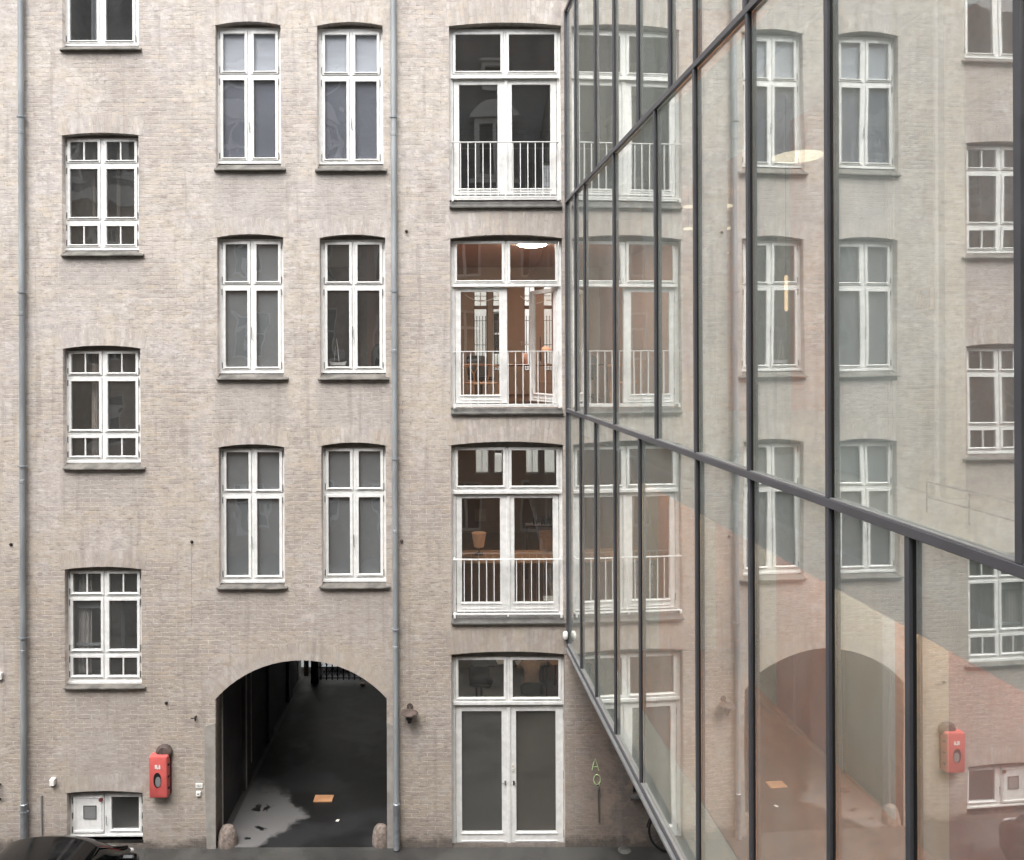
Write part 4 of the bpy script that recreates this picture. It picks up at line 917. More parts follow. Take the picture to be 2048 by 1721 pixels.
# inner wall, end wall
MB().box(0.35, LEN, 5.9, 6.0, ZR[0], ZR[3]-0.07).build('inner_wall', M['tan'], GH)
MB().box(LEN-0.05, LEN, 0.13, 5.9, ZR[0], ZR[3]-0.07).build('end_wall', M['palegreen'], GH)
MB().box(0.28, 0.34, 1.35, 5.9, ZR[0]-0.3, ZR[3]-0.07).build('end_wall', M['tan'], GH)
MB().box(0.28, 0.34, 0.14, 1.3495, ZR[0]-0.3, ZR[3]-0.07).build('end_wall', M['olive'], GH)
def fin(u0, u1, v, n, z0, z1, mat, name='pier'):
    a, b = G(u0, v, n)[0], G(u1, v, n)[0]; MB().box(min(a, b), max(a, b), n, n+0.12, z0, z1).build(name, M[mat], GH)
z1a, z1b = ZR[1], ZR[2]-0.345
for (u0, u1) in ((1180, 1230), (1285, 1345), (1393, 1431), (1503, 1553)): fin(u0, u1, 600, 0.7, z1a, z1b, 'palegreen')
fin(1662, 1785, 600, 0.7, z1a, z1b, 'paleblue'); fin(1787, 1890, 600, 0.72, z1a, z1b, 'palegreen')
zc = G(1645, 1163, 0.93)[1]
MB().box(0.36, LEN-0.06, 0.93, 0.99, zc, ZR[1]-0.345).build('bulkhead', M['paleblue'], GH)
MB().box(0.36, LEN-0.06, 0.50, 5.9, ZR[0]-0.0045, ZR[0]+0.012).build('floor_covering', M['redfloor'], GH)
for (u0, u1, mt) in ((1503, 1553, 'palegreen'), (1553, 1655, 'rose'), (1655, 1765, 'palegreen'), (1765, 1790, 'paleblue'), (1790, 1812, 'tan'), (1812, 1897, 'sand'), (1897, 3300, 'tanr')): fin(u0, u1-0.01, 1300, 2.2, ZR[0]+0.013, ZR[1]-0.345, mt, 'wall_panel')
for (n0, n1, mt) in ((0.14, 1.04, 'olive'), (1.04, 1.3, 'palegreen'), (1.3, 1.93, 'tan'), (1.93, 2.17, 'palegreen')): MB().box(0.341, 0.36, n0, n1-0.001, ZR[0]+0.013, ZR[1]-0.345).build('wall_panel', M[mt], GH)
for (u0, u1) in ((1190, 1225), (1280, 1330)): fin(u0, u1, 150, 0.7, ZR[2], ZR[3]-0.065, 'palegreen')
# slender white door frame, cable rods and a switch panel on the pale wall of the middle hall
a, za_ = G(1868, 300, 0.66); b, zb_ = G(1790, 990, 0.66); a2 = G(1868, 990, 0.66)[0]
MB().box(a-0.006, a+0.006, 0.66, 0.68, zb_, z1b).box(min(a, b)+0.0005, max(a, b)-0.0065, 0.66, 0.675, zb_, zb_+0.012).build('door_frame', M['paleblue'], GH)
for uu in (1771, 1776, 1781, 1785.5):
    a, _ = G(uu, 600, 0.62); MB().tube([(a, 0.62, z1a), (a, 0.62, z1b)], 0.0028, 6).build('cable_rod', M['plwhite'], GH)
a, za_ = G(1833, 579, 0.70); b, zb_ = G(1862, 618, 0.70)
m_ = MB().ring(min(a, b), max(a, b), zb_, za_, 0.010, 0.694, 0.7185)
for i in range(3):
    for j in range(2): m_.box(min(a, b)+0.018+i*0.022, min(a, b)+0.030+i*0.022, 0.70, 0.7185, zb_+0.018+j*0.04, zb_+0.045+j*0.04)
m_.build('switch_panel', M['sand'], GH)
# low upstand wall in the lower hall and terracotta wall further in
a, _ = G(1893, 600, 2.2); MB().box(a, LEN-0.06, 2.2, 2.26, ZR[1], ZR[2]-0.345).build('inner_wall', M['tanr'], GH)
# stairs hand rail in the middle hall
def pendant(name, u, v, n, w_, label, grp, hz=None, disc=True, rad=0.3, mat='lampon'):
    x, z = G(u, v, n); wp = Vector((XC, 0, 0))+dirx*x+diry*n
    T = thing(name, label, 'lamp', (wp.x, wp.y, z), -(R(90)-TH), grp)
    if disc: MB().lathe([(0, -0.012), (rad*0.9, -0.010), (rad, -0.004), (rad, 0.006), (rad*0.6, 0.018), (0, 0.022)], (0, 0, 0), 32).build('lamp_shade', M[mat], T, smooth=True)
    top = hz if hz else ZR[2]-0.345
    MB().tube([(0, 0, 0.03), (0, 0, top-z)], 0.004, 5).build('cord', M['black'], T)
pendant('pendant_lamp', 1595, 314, 0.5, 0.3, 'large lit disc pendant lamp inside the upper glass hall', 'lit pendants in the glass building', rad=0.175)
pendant('pendant_lamp', 1444, 413, 1.5, 0.3, 'upper lit disc pendant of the pair beside the pale pier', 'lit pendants in the glass building', rad=0.13)
pendant('pendant_lamp', 1442, 458, 1.9, 0.3, 'lower and farther lit disc pendant of the pair beside the pale pier', 'lit pendants in the glass building', rad=0.13)
pendant('pendant_lamp', 1377, 414, 1.1, 0.3, 'upper small lit pendant left of the full height mullion', 'lit pendants in the glass building', rad=0.07)
pendant('pendant_lamp', 1377, 458, 1.35, 0.3, 'lower small lit pendant left of the full height mullion', 'lit pendants in the glass building', rad=0.07)
x, z = G(1449, 508, 1.6); wp = Vector((XC, 0, 0))+dirx*x+diry*1.6
T = thing('bar_lamp', 'lit horizontal bar lamp hanging below the pair of pendants', 'lamp', (wp.x, wp.y, z), -(R(90)-TH)); MB().box(-0.09, 0.09, -0.02, 0.02, -0.012, 0.012).build('lamp_tube', M['lampon'], T); MB().tube([(0, 0, 0.02), (0, 0, ZR[2]-0.345-z)], 0.004, 5).build('cord', M['black'], T)
x, z = G(1572, 587, 0.6); wp = Vector((XC, 0, 0))+dirx*x+diry*0.6
T = thing('tube_lamp', 'lit vertical tube lamp hanging in front of the apricot wall', 'lamp', (wp.x, wp.y, z), -(R(90)-TH)); MB().lathe([(0.010, -0.14), (0.012, -0.13), (0.012, 0.13), (0.010, 0.14)], (0, 0, 0), 12).build('lamp_tube', M['lampw'], T); MB().tube([(0, 0, 0.14), (0, 0, ZR[2]-0.345-z)], 0.003, 5).build('cord', M['black'], T)
# unseen lamps added to brighten the halls, kept out of view
for (xx, nn, zz, lb) in ((8.0, 4.0, ZR[2]-0.40, 'added unseen ceiling lamp lighting the far corner of the middle glass hall'), (4.5, 4.0, ZR[2]-0.40, 'added unseen ceiling lamp lighting the middle glass hall near the brick wall'), (2.5, 3.0, ZR[3]-0.12, 'added unseen ceiling lamp lighting the top glass hall')):
    wp = Vector((XC, 0, 0))+dirx*xx+diry*nn
    tag(MB().lathe([(0, -0.04), (0.28, -0.035), (0.30, 0.0), (0, 0.0)], (0, 0, 0), 28).build('ceiling_lamp', M['hallfill2'], smooth=True, loc=(wp.x, wp.y, zz)), lb, 'lamp', 'added unseen lamps in the glass building')
for (xx, nn, lb) in ((2.2, 1.3, 'added unseen ceiling lamp lighting the lower glass hall near the brick wall'), (4.6, 1.5, 'added unseen ceiling lamp lighting the lower glass hall in the second bay'), (6.6, 1.5, 'added unseen ceiling lamp lighting the lower glass hall in the middle bay'), (8.6, 1.4, 'added unseen ceiling lamp lighting the lower glass hall before the terracotta wall'), (10.2, 1.4, 'added unseen ceiling lamp lighting the lower glass hall in the last bay')):
    wp = Vector((XC, 0, 0))+dirx*xx+diry*nn
    tag(MB().lathe([(0, -0.04), (0.20, -0.035), (0.22, 0.0), (0, 0.0)], (0, 0, 0), 28).build('ceiling_lamp', M['hallfill'], smooth=True, loc=(wp.x, wp.y, ZR[1]-0.36)), lb, 'lamp', 'added unseen lamps in the glass building')
for (xx, nn, lb) in ((9.9, 0.45, 'added unseen lamp under the middle hall ceiling beside the last mullion'), (11.2, 0.45, 'added unseen lamp under the middle hall ceiling past the last mullion')):  # lamps added past the view to brighten the pale hall panels
    wp = Vector((XC, 0, 0))+dirx*xx+diry*nn
    tag(MB().lathe([(0, -0.04), (0.20, -0.035), (0.22, 0.0), (0, 0.0)], (0, 0, 0), 28).build('ceiling_lamp', M['hallfill'], smooth=True, loc=(wp.x, wp.y, ZR[2]-0.36)), lb, 'lamp', 'added unseen lamps in the glass building')
# white balustrade in the middle hall
a = G(1870, 1040, 0.30); 
T = MB()
xs0 = G(1890, 600, 0.35)[0]
for k in range(9): T.tube([(xs0-0.15+k*0.32, 0.35, ZR[1]), (xs0-0.15+k*0.32, 0.35, ZR[1]+0.16)], 0.004, 6)
T.tube([(xs0-0.15, 0.35, ZR[1]+0.16), (xs0+2.6, 0.35, ZR[1]+0.16)], 0.006, 8).tube([(xs0-0.15, 0.35, ZR[1]+0.08), (xs0+2.6, 0.35, ZR[1]+0.08)], 0.004, 8)
T.build('balustrade', M['steel'], GH, smooth=True)

# ================================================================== FURNITURE AND PERSON IN THE ROOMS
def leg_set(T, pts, r, mat, name='leg'):
    for p in pts: MB().tube(p, r, 8).build(name, M[mat], T, smooth=True)
def armchair(loc, rz, label):
    T = thing('wooden_armchair', label, 'chair', loc, rz)
    MB().box(-0.24, 0.24, -0.22, 0.24, 0.42, 0.45).build('seat', M['oak'], T, bevel=0.01)
    leg_set(T, [[(-0.24, -0.22, 0), (-0.24, -0.22, 0.44)], [(0.24, -0.22, 0), (0.24, -0.22, 0.44)], [(-0.22, 0.24, 0), (-0.24, 0.2, 0.45), (-0.26, 0.12, 0.72)], [(0.22, 0.24, 0), (0.24, 0.2, 0.45), (0.26, 0.12, 0.72)]], 0.016, 'oak')
    arcp = [(0.30*math.cos(R(a)), 0.28*math.sin(R(a))-0.02, 0.72+0.03*math.sin(R(a))) for a in range(-15, 196, 15)]
    MB().tube(arcp, 0.017, 8).build('arm_rail', M['oak'], T, smooth=True)
    MB().tube([(0, 0.22, 0.44), (0, 0.235, 0.58)], 0.014, 8).tube([(0, 0.235, 0.58), (-0.09, 0.25, 0.73)], 0.012, 8).tube([(0, 0.235, 0.58), (0.09, 0.25, 0.73)], 0.012, 8).build('backrest', M['oak'], T, smooth=True)
    return T
x, _ = P(960, 750, 1.25); armchair((x, 1.25, 6.661), R(25), 'light oak armchair behind the railing of the terracotta room')
def table(loc, w_, d_, h_, label, mat='wood', leg='wood', rz=0, name='table', cat='table', grp=None):
    T = thing(name, label, cat, loc, rz, grp)
    MB().box(-w_/2, w_/2, -d_/2, d_/2, h_-0.03, h_).build('table_top', M[mat], T, bevel=0.004)
    for sx in (-1, 1):
        for sy in (-1, 1): MB().box(sx*(w_/2-0.06)-0.02, sx*(w_/2-0.06)+0.02, sy*(d_/2-0.06)-0.02, sy*(d_/2-0.06)+0.02, 0, h_-0.0305).build('leg', M[leg], T)
    return T
table((1.15, 2.9, 6.661), 1.7, 0.9, 0.74, 'dark walnut table standing in the terracotta room')
x, z = P(1081, 734, 2.7)
T = thing('candlestick', 'tall black candlestick on the walnut table', 'candlestick', (x, 2.7, 7.402)); MB().lathe([(0.05, 0), (0.045, 0.02), (0.015, 0.05), (0.022, 0.15), (0.012, 0.22), (0.018, 0.30)], (0, 0, 0), 14).build('stem', M['black'], T, smooth=True); MB().lathe([(0.012, 0.30), (0.010, 0.45), (0.004, 0.52)], (0, 0, 0), 10).build('candle', M['black'], T, smooth=True)
x, z = P(1050, 728, 2.7); tag(MB().lathe([(0.05, 0), (0.055, 0.01), (0.055, 0.20), (0.05, 0.21), (0, 0.21)], (0, 0, 0), 18).build('paper_roll', simple('pink paper roll', (226, 180, 160), 0.7), smooth=True, loc=(x, 2.75, 7.402)), 'upright pink paper roll on the walnut table', 'paper roll')
x, z = P(1092, 705, 3.1); T = thing('bowl_lamp', 'small copper domed table lamp near the rear window', 'lamp', (x, 3.1, 7.402)); MB().lathe([(0.06, 0), (0.055, 0.012), (0.01, 0.02), (0.01, 0.26)], (0, 0, 0), 14).build('stem', M['steel'], T, smooth=True); MB().lathe([(0.11, 0.24), (0.10, 0.29), (0.06, 0.33), (0, 0.345)], (0, 0, 0), 18).build('lamp_shade', M['shade'], T, smooth=True)
def shell_chair(loc, rz, label, mat='black', name='swivel_chair', grp=None, bh=0.46, bz=0.68):
    T = thing(name, label, 'chair', loc, rz, grp)
    m = MB(); rbox(m, 0.46, 0.44, 0.08, [(0.0, 0.03), (0.02, 0.0), (0.05, 0.0), (0.07, 0.02)]); m.v = [(a, c, 0.42+b) for a, b, c in m.v]; m.build('seat', M[mat], T, smooth=True)
    m = MB(); rbox(m, 0.44, bh, 0.09, [(0.0, 0.02), (0.012, 0.0), (0.03, 0.0), (0.045, 0.02)], 0, 0); m.v = [(a, b-0.25-0.12*(c/0.46)+0.12*(a*a)*4*0.5, bz+c) for a, b, c in m.v]; m.build('backrest', M[mat], T, smooth=True)
    MB().tube([(0, 0, 0.12), (0, 0, 0.42)], 0.025, 10).build('column', M['black'], T, smooth=True)
    for k in range(5):
        a = 2*math.pi*k/5+0.3; MB().tube([(0, 0, 0.13), (0.30*math.cos(a), 0.30*math.sin(a), 0.04)], [0.022, 0.012], 8).lathe([(0.02, 0), (0.024, 0.02), (0.018, 0.04)], (0.30*math.cos(a), 0.30*math.sin(a), 0), 10).build('leg', M['black'], T, smooth=True)
    return T
x, _ = P(963, 735, 3.5); T = shell_chair((x, 3.6, 6.661), R(200), 'black shell chair behind the walnut table in the terracotta room')
x, z = P(1064, 490, 2.4)
T = thing('ceiling_lamp', 'flat oval lit ceiling lamp seen through the fanlight of the terracotta room', 'lamp', (x, 2.4, z))
MB().lathe([(0, -0.03), (0.22, -0.025), (0.27, 0.0), (0.24, 0.02), (0, 0.03)], (0, 0, 0), 28).build('lamp_shade', M['lampwhite'], T, smooth=True); MB().tube([(0, 0, 0.03), (0, 0, 9.65-z)], 0.004, 5).build('cord', M['black'], T)
text('TIVOL', 0.13, (P(1056, 688, 6.3)[0], 6.36, P(1056, 688, 6.3)[1]), M['plwhite'], B, 'lettering')
# string of lights -> thin garland
m = MB()
for (ua, ub, va, sag) in ((930, 1000, 590, 14), (1040, 1104, 592, 16)):
    pts = []
    for i in range(13):
        t = i/12; uu = ua+(ub-ua)*t; vv = va+sag*4*t*(1-t)-2*t; q = P(uu, vv, 4.6); pts.append((q[0], 4.6, q[1]))
    o = MB().tube(pts, 0.009, 6).build('garland', M['paper'], smooth=True)
    tag(o, 'thin pale garland drooping across the %s rear window of the terracotta room' % ('left' if ua < 1000 else 'right'), 'garland')
# brown room
tag(MB().lathe([(0, -0.04), (0.20, -0.035), (0.22, 0.0), (0, 0.0)], (0, 0, 0), 24).build('ceiling_lamp', M['roomfill'], smooth=True, loc=(1.2, 2.6, 6.39)), 'added unseen ceiling lamp lighting the brown room', 'lamp')  # lamp added out of view to brighten the brown room
table((0.95, 1.35, 3.431), 1.9, 0.8, 0.72, 'long drawing table with an oak top behind the lowest balcony door', mat='oak', leg='steel')
x, z = P(958, 1093, 1.45)
T = thing('table_lamp', 'table lamp with a slanted peach shade on the drawing table', 'lamp', (x, 1.45, 4.152))
MB().lathe([(0.075, 0), (0.07, 0.014), (0.012, 0.02), (0.010, 0.16)], (0, 0, 0), 16).build('lamp_base', M['steel'], T, smooth=True); MB().lathe([(0.085, 0.13), (0.125, 0.37)], (0, 0, 0), 24).build('lamp_shade', M['shade'], T, smooth=True)
tag(MB().box(-0.10, 0.10, -0.10, 0.10, 0, 0.22).build('paper_stack', M['paper'], loc=(P(1100, 1190, 0.6)[0], 0.62, 3.431), bevel=0.004), 'white paper stack on the floor behind the lowest balcony rail', 'papers')
T = tag(MB().box(-0.22, 0.22, -0.01, 0.01, 0, 0.02).box(-0.22, 0.22, -0.01, 0.01, 0.34, 0.36).box(-0.22, -0.2, -0.01, 0.01, 0.0205, 0.3395).box(0.2, 0.22, -0.01, 0.01, 0.0205, 0.3395).box(-0.2, 0.2, 0.0, 0.008, 0.0205, 0.3395).build('picture_frame', M['oak'], loc=(P(1100, 1095, 2.0)[0], 1.66, 4.152), rz=0), 'oak picture frame standing on the drawing table at its right end', 'picture frame')
for k, uu in enumerate((1068, 1073, 1084, 1089, 1094, 1100)):
    tag(MB().lathe([(0.018, 0), (0.018, 0.09+0.01*(k % 3)), (0.007, 0.12), (0.007, 0.15)], (0, 0, 0), 10).build('bottle', M['black'], smooth=True, loc=(P(uu, 1080, 2.6)[0], 2.6, 4.42)), '%s dark bottle from the left in the row on the walnut shelf' % ('first', 'second', 'third', 'fourth', 'fifth', 'sixth')[k], 'bottle', 'bottles on the shelf of the brown room')
tag(MB().box(-0.5, 0.5, -0.12, 0.12, 0.0, 0.03).box(-0.5, -0.47, -0.12, 0.12, -0.989, -0.0005).box(0.47, 0.5, -0.12, 0.12, -0.989, -0.0005).box(-0.469, 0.469, -0.12, 0.12, -0.5, -0.47).build('shelf', M['wood'], loc=(P(1092, 1080, 2.6)[0]+0.12, 2.62, 4.389)), 'walnut shelf unit carrying the row of dark bottles', 'shelf')
tag(MB().ring(-0.13, 0.13, -0.14, 0.14, 0.03, -0.02, 0.0).box(-0.1, 0.1, -0.01, -0.0005, -0.1, 0.1).build('framed_print', M['olive'], loc=(P(961, 1031, 6.36)[0], 6.385, P(961, 1031, 6.36)[1])), 'small framed print on the rear wall of the brown room', 'picture')
x, _ = P(1083, 905, 5.0)
# model boat on the sill of the clear window
x, z = P(676, 731, 0.30)
T = thing('model_boat', 'small white model boat with a thin mast on the window board', 'model boat', (x, 0.30, z))
m = MB(); n = 12; vs_ = []
for i in range(n+1):
    t = -1+2*i/n; w2 = 0.035*(1-t*t)**0.5+0.001; vs_ += [(t*0.14, -w2, 0.045+0.02*t*t), (t*0.14*0.8, -w2*0.3, 0.0), (t*0.14*0.8, w2*0.3, 0.0), (t*0.14, w2, 0.045+0.02*t*t)]
fs_ = []
for i in range(n):
    for k in range(4): fs_.append((4*i+k, 4*i+(k+1) % 4, 4*i+4+(k+1) % 4, 4*i+4+k))
fs_ += [(0, 1, 2, 3), (4*n, 4*n+1, 4*n+2, 4*n+3)]
m.add(vs_, fs_).build('hull', M['plwhite'], T, smooth=True); MB().tube([(0.02, 0, 0.04), (-0.02, 0, 0.42)], 0.004, 6).tube([(-0.06, 0, 0.06), (-0.04, 0, 0.30)], 0.003, 6).build('mast', M['plwhite'], T)
s_ = M11[1][2]; s2 = M11[1][3]
MB().box(s_[0]-0.03, s2[1]+0.03, 0.18, 0.5, s_[2]+0.01, s_[2]+0.035).build('window_board', M['white'], M11[0])
MB().box(P(734, 650, 1.6)[0], P(760, 650, 1.6)[0]+0.5, 1.6, 1.7, 6.67, 9.6).build('room_wall', M['peach'], B)
MB().box(P(722, 650, 1.8)[0], P(733.5, 650, 1.8)[0]+0.1, 1.75, 1.85, 6.67, 9.6).build('room_wall', M['curtain'], B)
x, _ = P(748, 720, 0.8); T = thing('lounge_chair', 'black rounded lounge chair just inside the clear window', 'chair', (x+0.08, 0.85, 6.661), R(160))
MB().box(-0.25, 0.25, -0.25, 0.25, 0.38, 0.45).build('seat', M['black'], T, bevel=0.03, seg=3)
m = MB(); rbox(m, 0.5, 0.55, 0.2, [(0.0, 0.03), (0.02, 0.0), (0.06, 0.0), (0.08, 0.03)], 0, 0.55); m.v = [(a, b-0.28, c+0.30) for a, b, c in m.v]; m.build('backrest', M['black'], T, smooth=True)
leg_set(T, [[(sx*0.2, sy*0.2, 0), (sx*0.18, sy*0.18, 0.38)] for sx in (-1, 1) for sy in (-1, 1)], 0.015, 'black')

# ground floor office
FZ = 0.30
x, _ = P(963, 1380, 4.35); T = shell_chair((x, 4.4, FZ+0.001), R(-12), 'empty black swivel chair seen through the left fanlight', grp='office swivel chairs')
table((P(1040, 1350, 4.9)[0]-0.2, 5.0, FZ+0.001), 1.6, 0.8, 0.72, 'long black office desk behind the ground floor fanlights', mat='black', leg='black', name='office_desk', cat='desk')
table((P(1110, 1350, 4.9)[0]+0.55, 5.0, FZ+0.001), 1.1, 0.8, 0.72, 'short black office desk at the right behind the ground floor fanlights', mat='black', leg='black', name='office_desk', cat='desk')
px, _ = P(1064, 1370, 3.95)
T = shell_chair((px, 4.0, FZ+0.001), R(0), 'black swivel chair with the seated person on it', grp='office swivel chairs', bh=0.30, bz=0.56)
tag(MB().lathe([(0, -0.04), (0.20, -0.035), (0.22, 0.0), (0, 0.0)], (0, 0, 0), 24).build('ceiling_lamp', M['roomfill'], smooth=True, loc=(px-0.3, 3.0, 3.19)), 'added unseen ceiling lamp lighting the ground floor office', 'lamp')  # lamp added out of view to light the desk and the sitter
for (uu, yy, ln, lb) in ((1003, 4.8, 0.2, 'white sheet of paper on the long desk near the empty chair'), (1038, 4.75, 0.14, 'grey sheet of paper on the desk left of the seated person'), (1110, 4.75, 0.2, 'peach coloured sheet on the desk right of the seated person')):
    xx, _ = P(uu, 1350, yy); tag(MB().box(-ln/2, ln/2, -0.12, 0.12, 0, 0.006).build('paper_sheet', M['orange'] if 'peach' in lb else M['paper'], loc=(xx, yy, FZ+0.723), rz=0.15), lb, 'paper')
xx, _ = P(1108, 1380, 5.6); tag(MB().box(-0.35, 0.35, -0.02, 0.02, 0, 0.62).build('drawer_front', M['peach'], loc=(xx, 5.65, FZ+0.001), bevel=0.01), 'reddish brown cabinet front beneath the right desk', 'cabinet')

def person(loc):
    T = thing('person', 'person in grey beige shirt seated at the desk, back to the window', 'person', loc)
    def skin(name, verts, edges, rad, mat, parent):
        me = bpy.data.meshes.new(name); me.from_pydata(verts, edges, []); o = bpy.data.objects.new(name, me); C.objects.link(o); o.parent = parent
        md = o.modifiers.new('skin', 'SKIN'); md.use_smooth_shade = True
        for i, r_ in enumerate(rad): me.skin_vertices[0].data[i].radius = r_ if isinstance(r_, tuple) else (r_, r_)
        me.skin_vertices[0].data[0].use_root = True
        s2_ = o.modifiers.new('sub', 'SUBSURF'); s2_.levels = 2; s2_.render_levels = 2
        me.materials.append(mat); return o
    # body: pelvis, spine, neck, head; y forward = away from the window
    V_ = [(0, 0, 0.52), (0, 0.02, 0.66), (0, 0.06, 0.81), (0, 0.13, 0.93), (0, 0.22, 0.98), (0, 0.29, 1.01),
          (-0.17, 0.14, 0.92), (-0.25, 0.30, 0.78), (-0.15, 0.52, 0.77), (-0.09, 0.60, 0.78),
          (0.17, 0.14, 0.92), (0.33, 0.22, 0.93), (0.24, 0.33, 1.08), (0.14, 0.34, 1.10),
          (-0.10, 0.05, 0.50), (-0.13, 0.46, 0.50), (-0.14, 0.50, 0.10), (-0.14, 0.64, 0.06),
          (0.10, 0.05, 0.50), (0.13, 0.46, 0.50), (0.14, 0.50, 0.10), (0.14, 0.64, 0.06)]
    E_ = [(0, 1), (1, 2), (2, 3), (3, 4), (4, 5), (3, 6), (6, 7), (7, 8), (8, 9), (3, 10), (10, 11), (11, 12), (12, 13), (0, 14), (14, 15), (15, 16), (16, 17), (0, 18), (18, 19), (19, 20), (20, 21)]
    r_ = [(0.17, 0.12), (0.155, 0.11), (0.17, 0.115), (0.15, 0.10), (0.06, 0.055), (0.052, 0.052),
          (0.07, 0.07), (0.048, 0.048), (0.034, 0.034), (0.03, 0.02), (0.07, 0.07), (0.05, 0.05), (0.034, 0.034), (0.03, 0.025),
          (0.09, 0.09), (0.065, 0.065), (0.045, 0.045), (0.035, 0.03), (0.09, 0.09), (0.065, 0.065), (0.045, 0.045), (0.035, 0.03)]
    body = skin('body', V_, E_, r_, M['shirt'], T)
    # head with hair and a turned face
    m = MB(); n1, n2 = 14, 20; hc = Vector((0.0, 0.36, 1.07)); vs_ = []; fs_ = []
    for i in range(n1+1):
        a = math.pi*i/n1
        for k in range(n2):
            b = 2*math.pi*k/n2; x_ = math.sin(a)*math.cos(b)*0.076; y_ = math.sin(a)*math.sin(b)*0.094; z_ = math.cos(a)*0.115
            if y_ > 0.05 and abs(z_+0.01) < 0.02 and abs(x_) < 0.02: y_ += 0.02      # nose
            if z_ < -0.06: x_ *= 0.85
            vs_.append(hc+Vector((x_, y_, z_)))
    for i in range(n1):
        for k in range(n2): fs_.append((i*n2+k, i*n2+(k+1) % n2, (i+1)*n2+(k+1) % n2, (i+1)*n2+k))
    hd = m.add(vs_, fs_).build('head', M['skin'], T, smooth=True)
    for sx in (-1, 1): MB().lathe([(0.0, 0), (0.028, 0.002), (0.03, 0.01), (0.0, 0.016)], (hc.x+sx*0.076, hc.y-0.005, hc.z-0.01), 12, 'x').build('ear', M['skin'], hd, smooth=True)
    m = MB(); vs_ = []; fs_ = []
    for i in range(9):
        a = math.pi*0.62*i/8
        for k in range(24):
            b = 2*math.pi*k/24; q = 1.10+0.03*math.sin(b*5+i); aa = a*(1.0 if math.sin(b) < 0.2 else 0.62)
            vs_.append(hc+Vector((math.sin(aa)*math.cos(b)*0.078*q, math.sin(aa)*math.sin(b)*0.096*q-0.004, math.cos(aa)*0.118*q)))
    for i in range(8):
        for k in range(24): fs_.append((i*24+k, i*24+(k+1) % 24, (i+1)*24+(k+1) % 24, (i+1)*24+k))
    m.add(vs_, fs_).build('hair', M['hair'], hd, smooth=True)
    # forearm skin and hands with fingers
    def hand(base, d, up, parent):
        d = Vector(d).normalized(); up = Vector(up).normalized(); s_ = d.cross(up).normalized(); b = Vector(base); m = MB()
        m.tube([b-d*0.02, b+d*0.02, b+d*0.06, b+d*0.085], [0.022, 0.034, 0.038, 0.032], 10); m.v = [tuple(b+(Vector(v)-b)-up*((Vector(v)-b).dot(up)*0.5)) for v in m.v]
        for k, ln in enumerate((0.062, 0.075, 0.070, 0.055)):
            q = b+d*0.08+s_*(-0.028+0.019*k); m.tube([q, q+d*ln*0.45-up*0.006, q+d*ln*0.8-up*0.022, q+d*ln-up*0.036], [0.009, 0.0085, 0.008, 0.006], 7)
        q = b+d*0.03+s_*(-0.03); m.tube([q, q+d*0.025-s_*0.025-up*0.006, q+d*0.055-s_*0.032-up*0.012], [0.012, 0.010, 0.007], 7)
        return m.build('hand', M['skin'], parent, smooth=True)
    hand((-0.09, 0.60, 0.775), (0.5, 0.8, -0.05), (0, 0, 1), T)
    hand((0.16, 0.34, 1.09), (-0.9, 0.05, 0.2), (0.4, -0.6, 0.6), T)
    return T
person((px, 4.02, FZ))

# ================================================================== CAR (local y forward, towards the wall)
CX = -5.22
T = thing('car', 'black hatchback car nosed up to the wall, only its glossy roof in view', 'car', (CX, -1.02, 0))
# body shell by stations along y (0 = nose, negative = back)
def shell(stations, name, mat, nseg=18, close=True):
    m = MB(); vs_ = []; fs_ = []
    for (y, hw, zb, zm, zt, p) in stations:
        ring = []
        for k in range(nseg+1):
            a = math.pi*k/nseg; cx_ = math.copysign(abs(math.cos(a))**p, math.cos(a)); sz = math.sin(a)**p
            ring.append((hw*cx_, y, zm+(zt-zm)*sz))
        ring += [(-hw*0.97, y, zb), (hw*0.97, y, zb)]
        vs_ += ring
    n_ = nseg+3
    for i in range(len(stations)-1):
        for k in range(n_): fs_.append((i*n_+k, i*n_+(k+1) % n_, (i+1)*n_+(k+1) % n_, (i+1)*n_+k))
    fs_ += [tuple(range(n_)), tuple((len(stations)-1)*n_+k for k in range(n_))]
    return m.add(vs_, fs_).build(name, mat, T, smooth=True)
shell([(0.0, 0.62, 0.30, 0.42, 0.52, 0.5), (-0.06, 0.74, 0.25, 0.5, 0.68, 0.5), (-0.25, 0.80, 0.2, 0.55, 0.80, 0.55), (-0.42, 0.81, 0.2, 0.6, 0.92, 0.55), (-0.9, 0.82, 0.2, 0.62, 0.97, 0.5), (-2.6, 0.82, 0.2, 0.62, 0.98, 0.5), (-3.35, 0.80, 0.22, 0.6, 0.96, 0.5), (-3.6, 0.74, 0.28, 0.55, 0.85, 0.5), (-3.66, 0.66, 0.34, 0.5, 0.7, 0.5)], 'body', M['carpaint'])
cab = [(-0.40, 0.76, 0.80, 0.86, 0.94, 0.9), (-0.62, 0.78, 0.80, 0.90, 1.12, 0.92), (-0.82, 0.79, 0.80, 0.93, 1.31, 0.92), (-1.05, 0.79, 0.80, 0.95, 1.42, 0.92), (-1.6, 0.79, 0.80, 0.96, 1.46, 0.92), (-2.4, 0.78, 0.80, 0.96, 1.45, 0.92), (-2.95, 0.76, 0.80, 0.94, 1.38, 0.92), (-3.3, 0.72, 0.80, 0.92, 1.16, 0.9), (-3.5, 0.66, 0.80, 0.86, 0.93, 0.9)]
shell(cab, 'cabin_glass', M['carglass'], 24)
shell([(y, hw*0.80, zt-0.30, zt-0.21, zt+0.012, 0.92) for (y, hw, zb, zm, zt, p) in cab[3:7]], 'roof', M['carpaint'], 20)
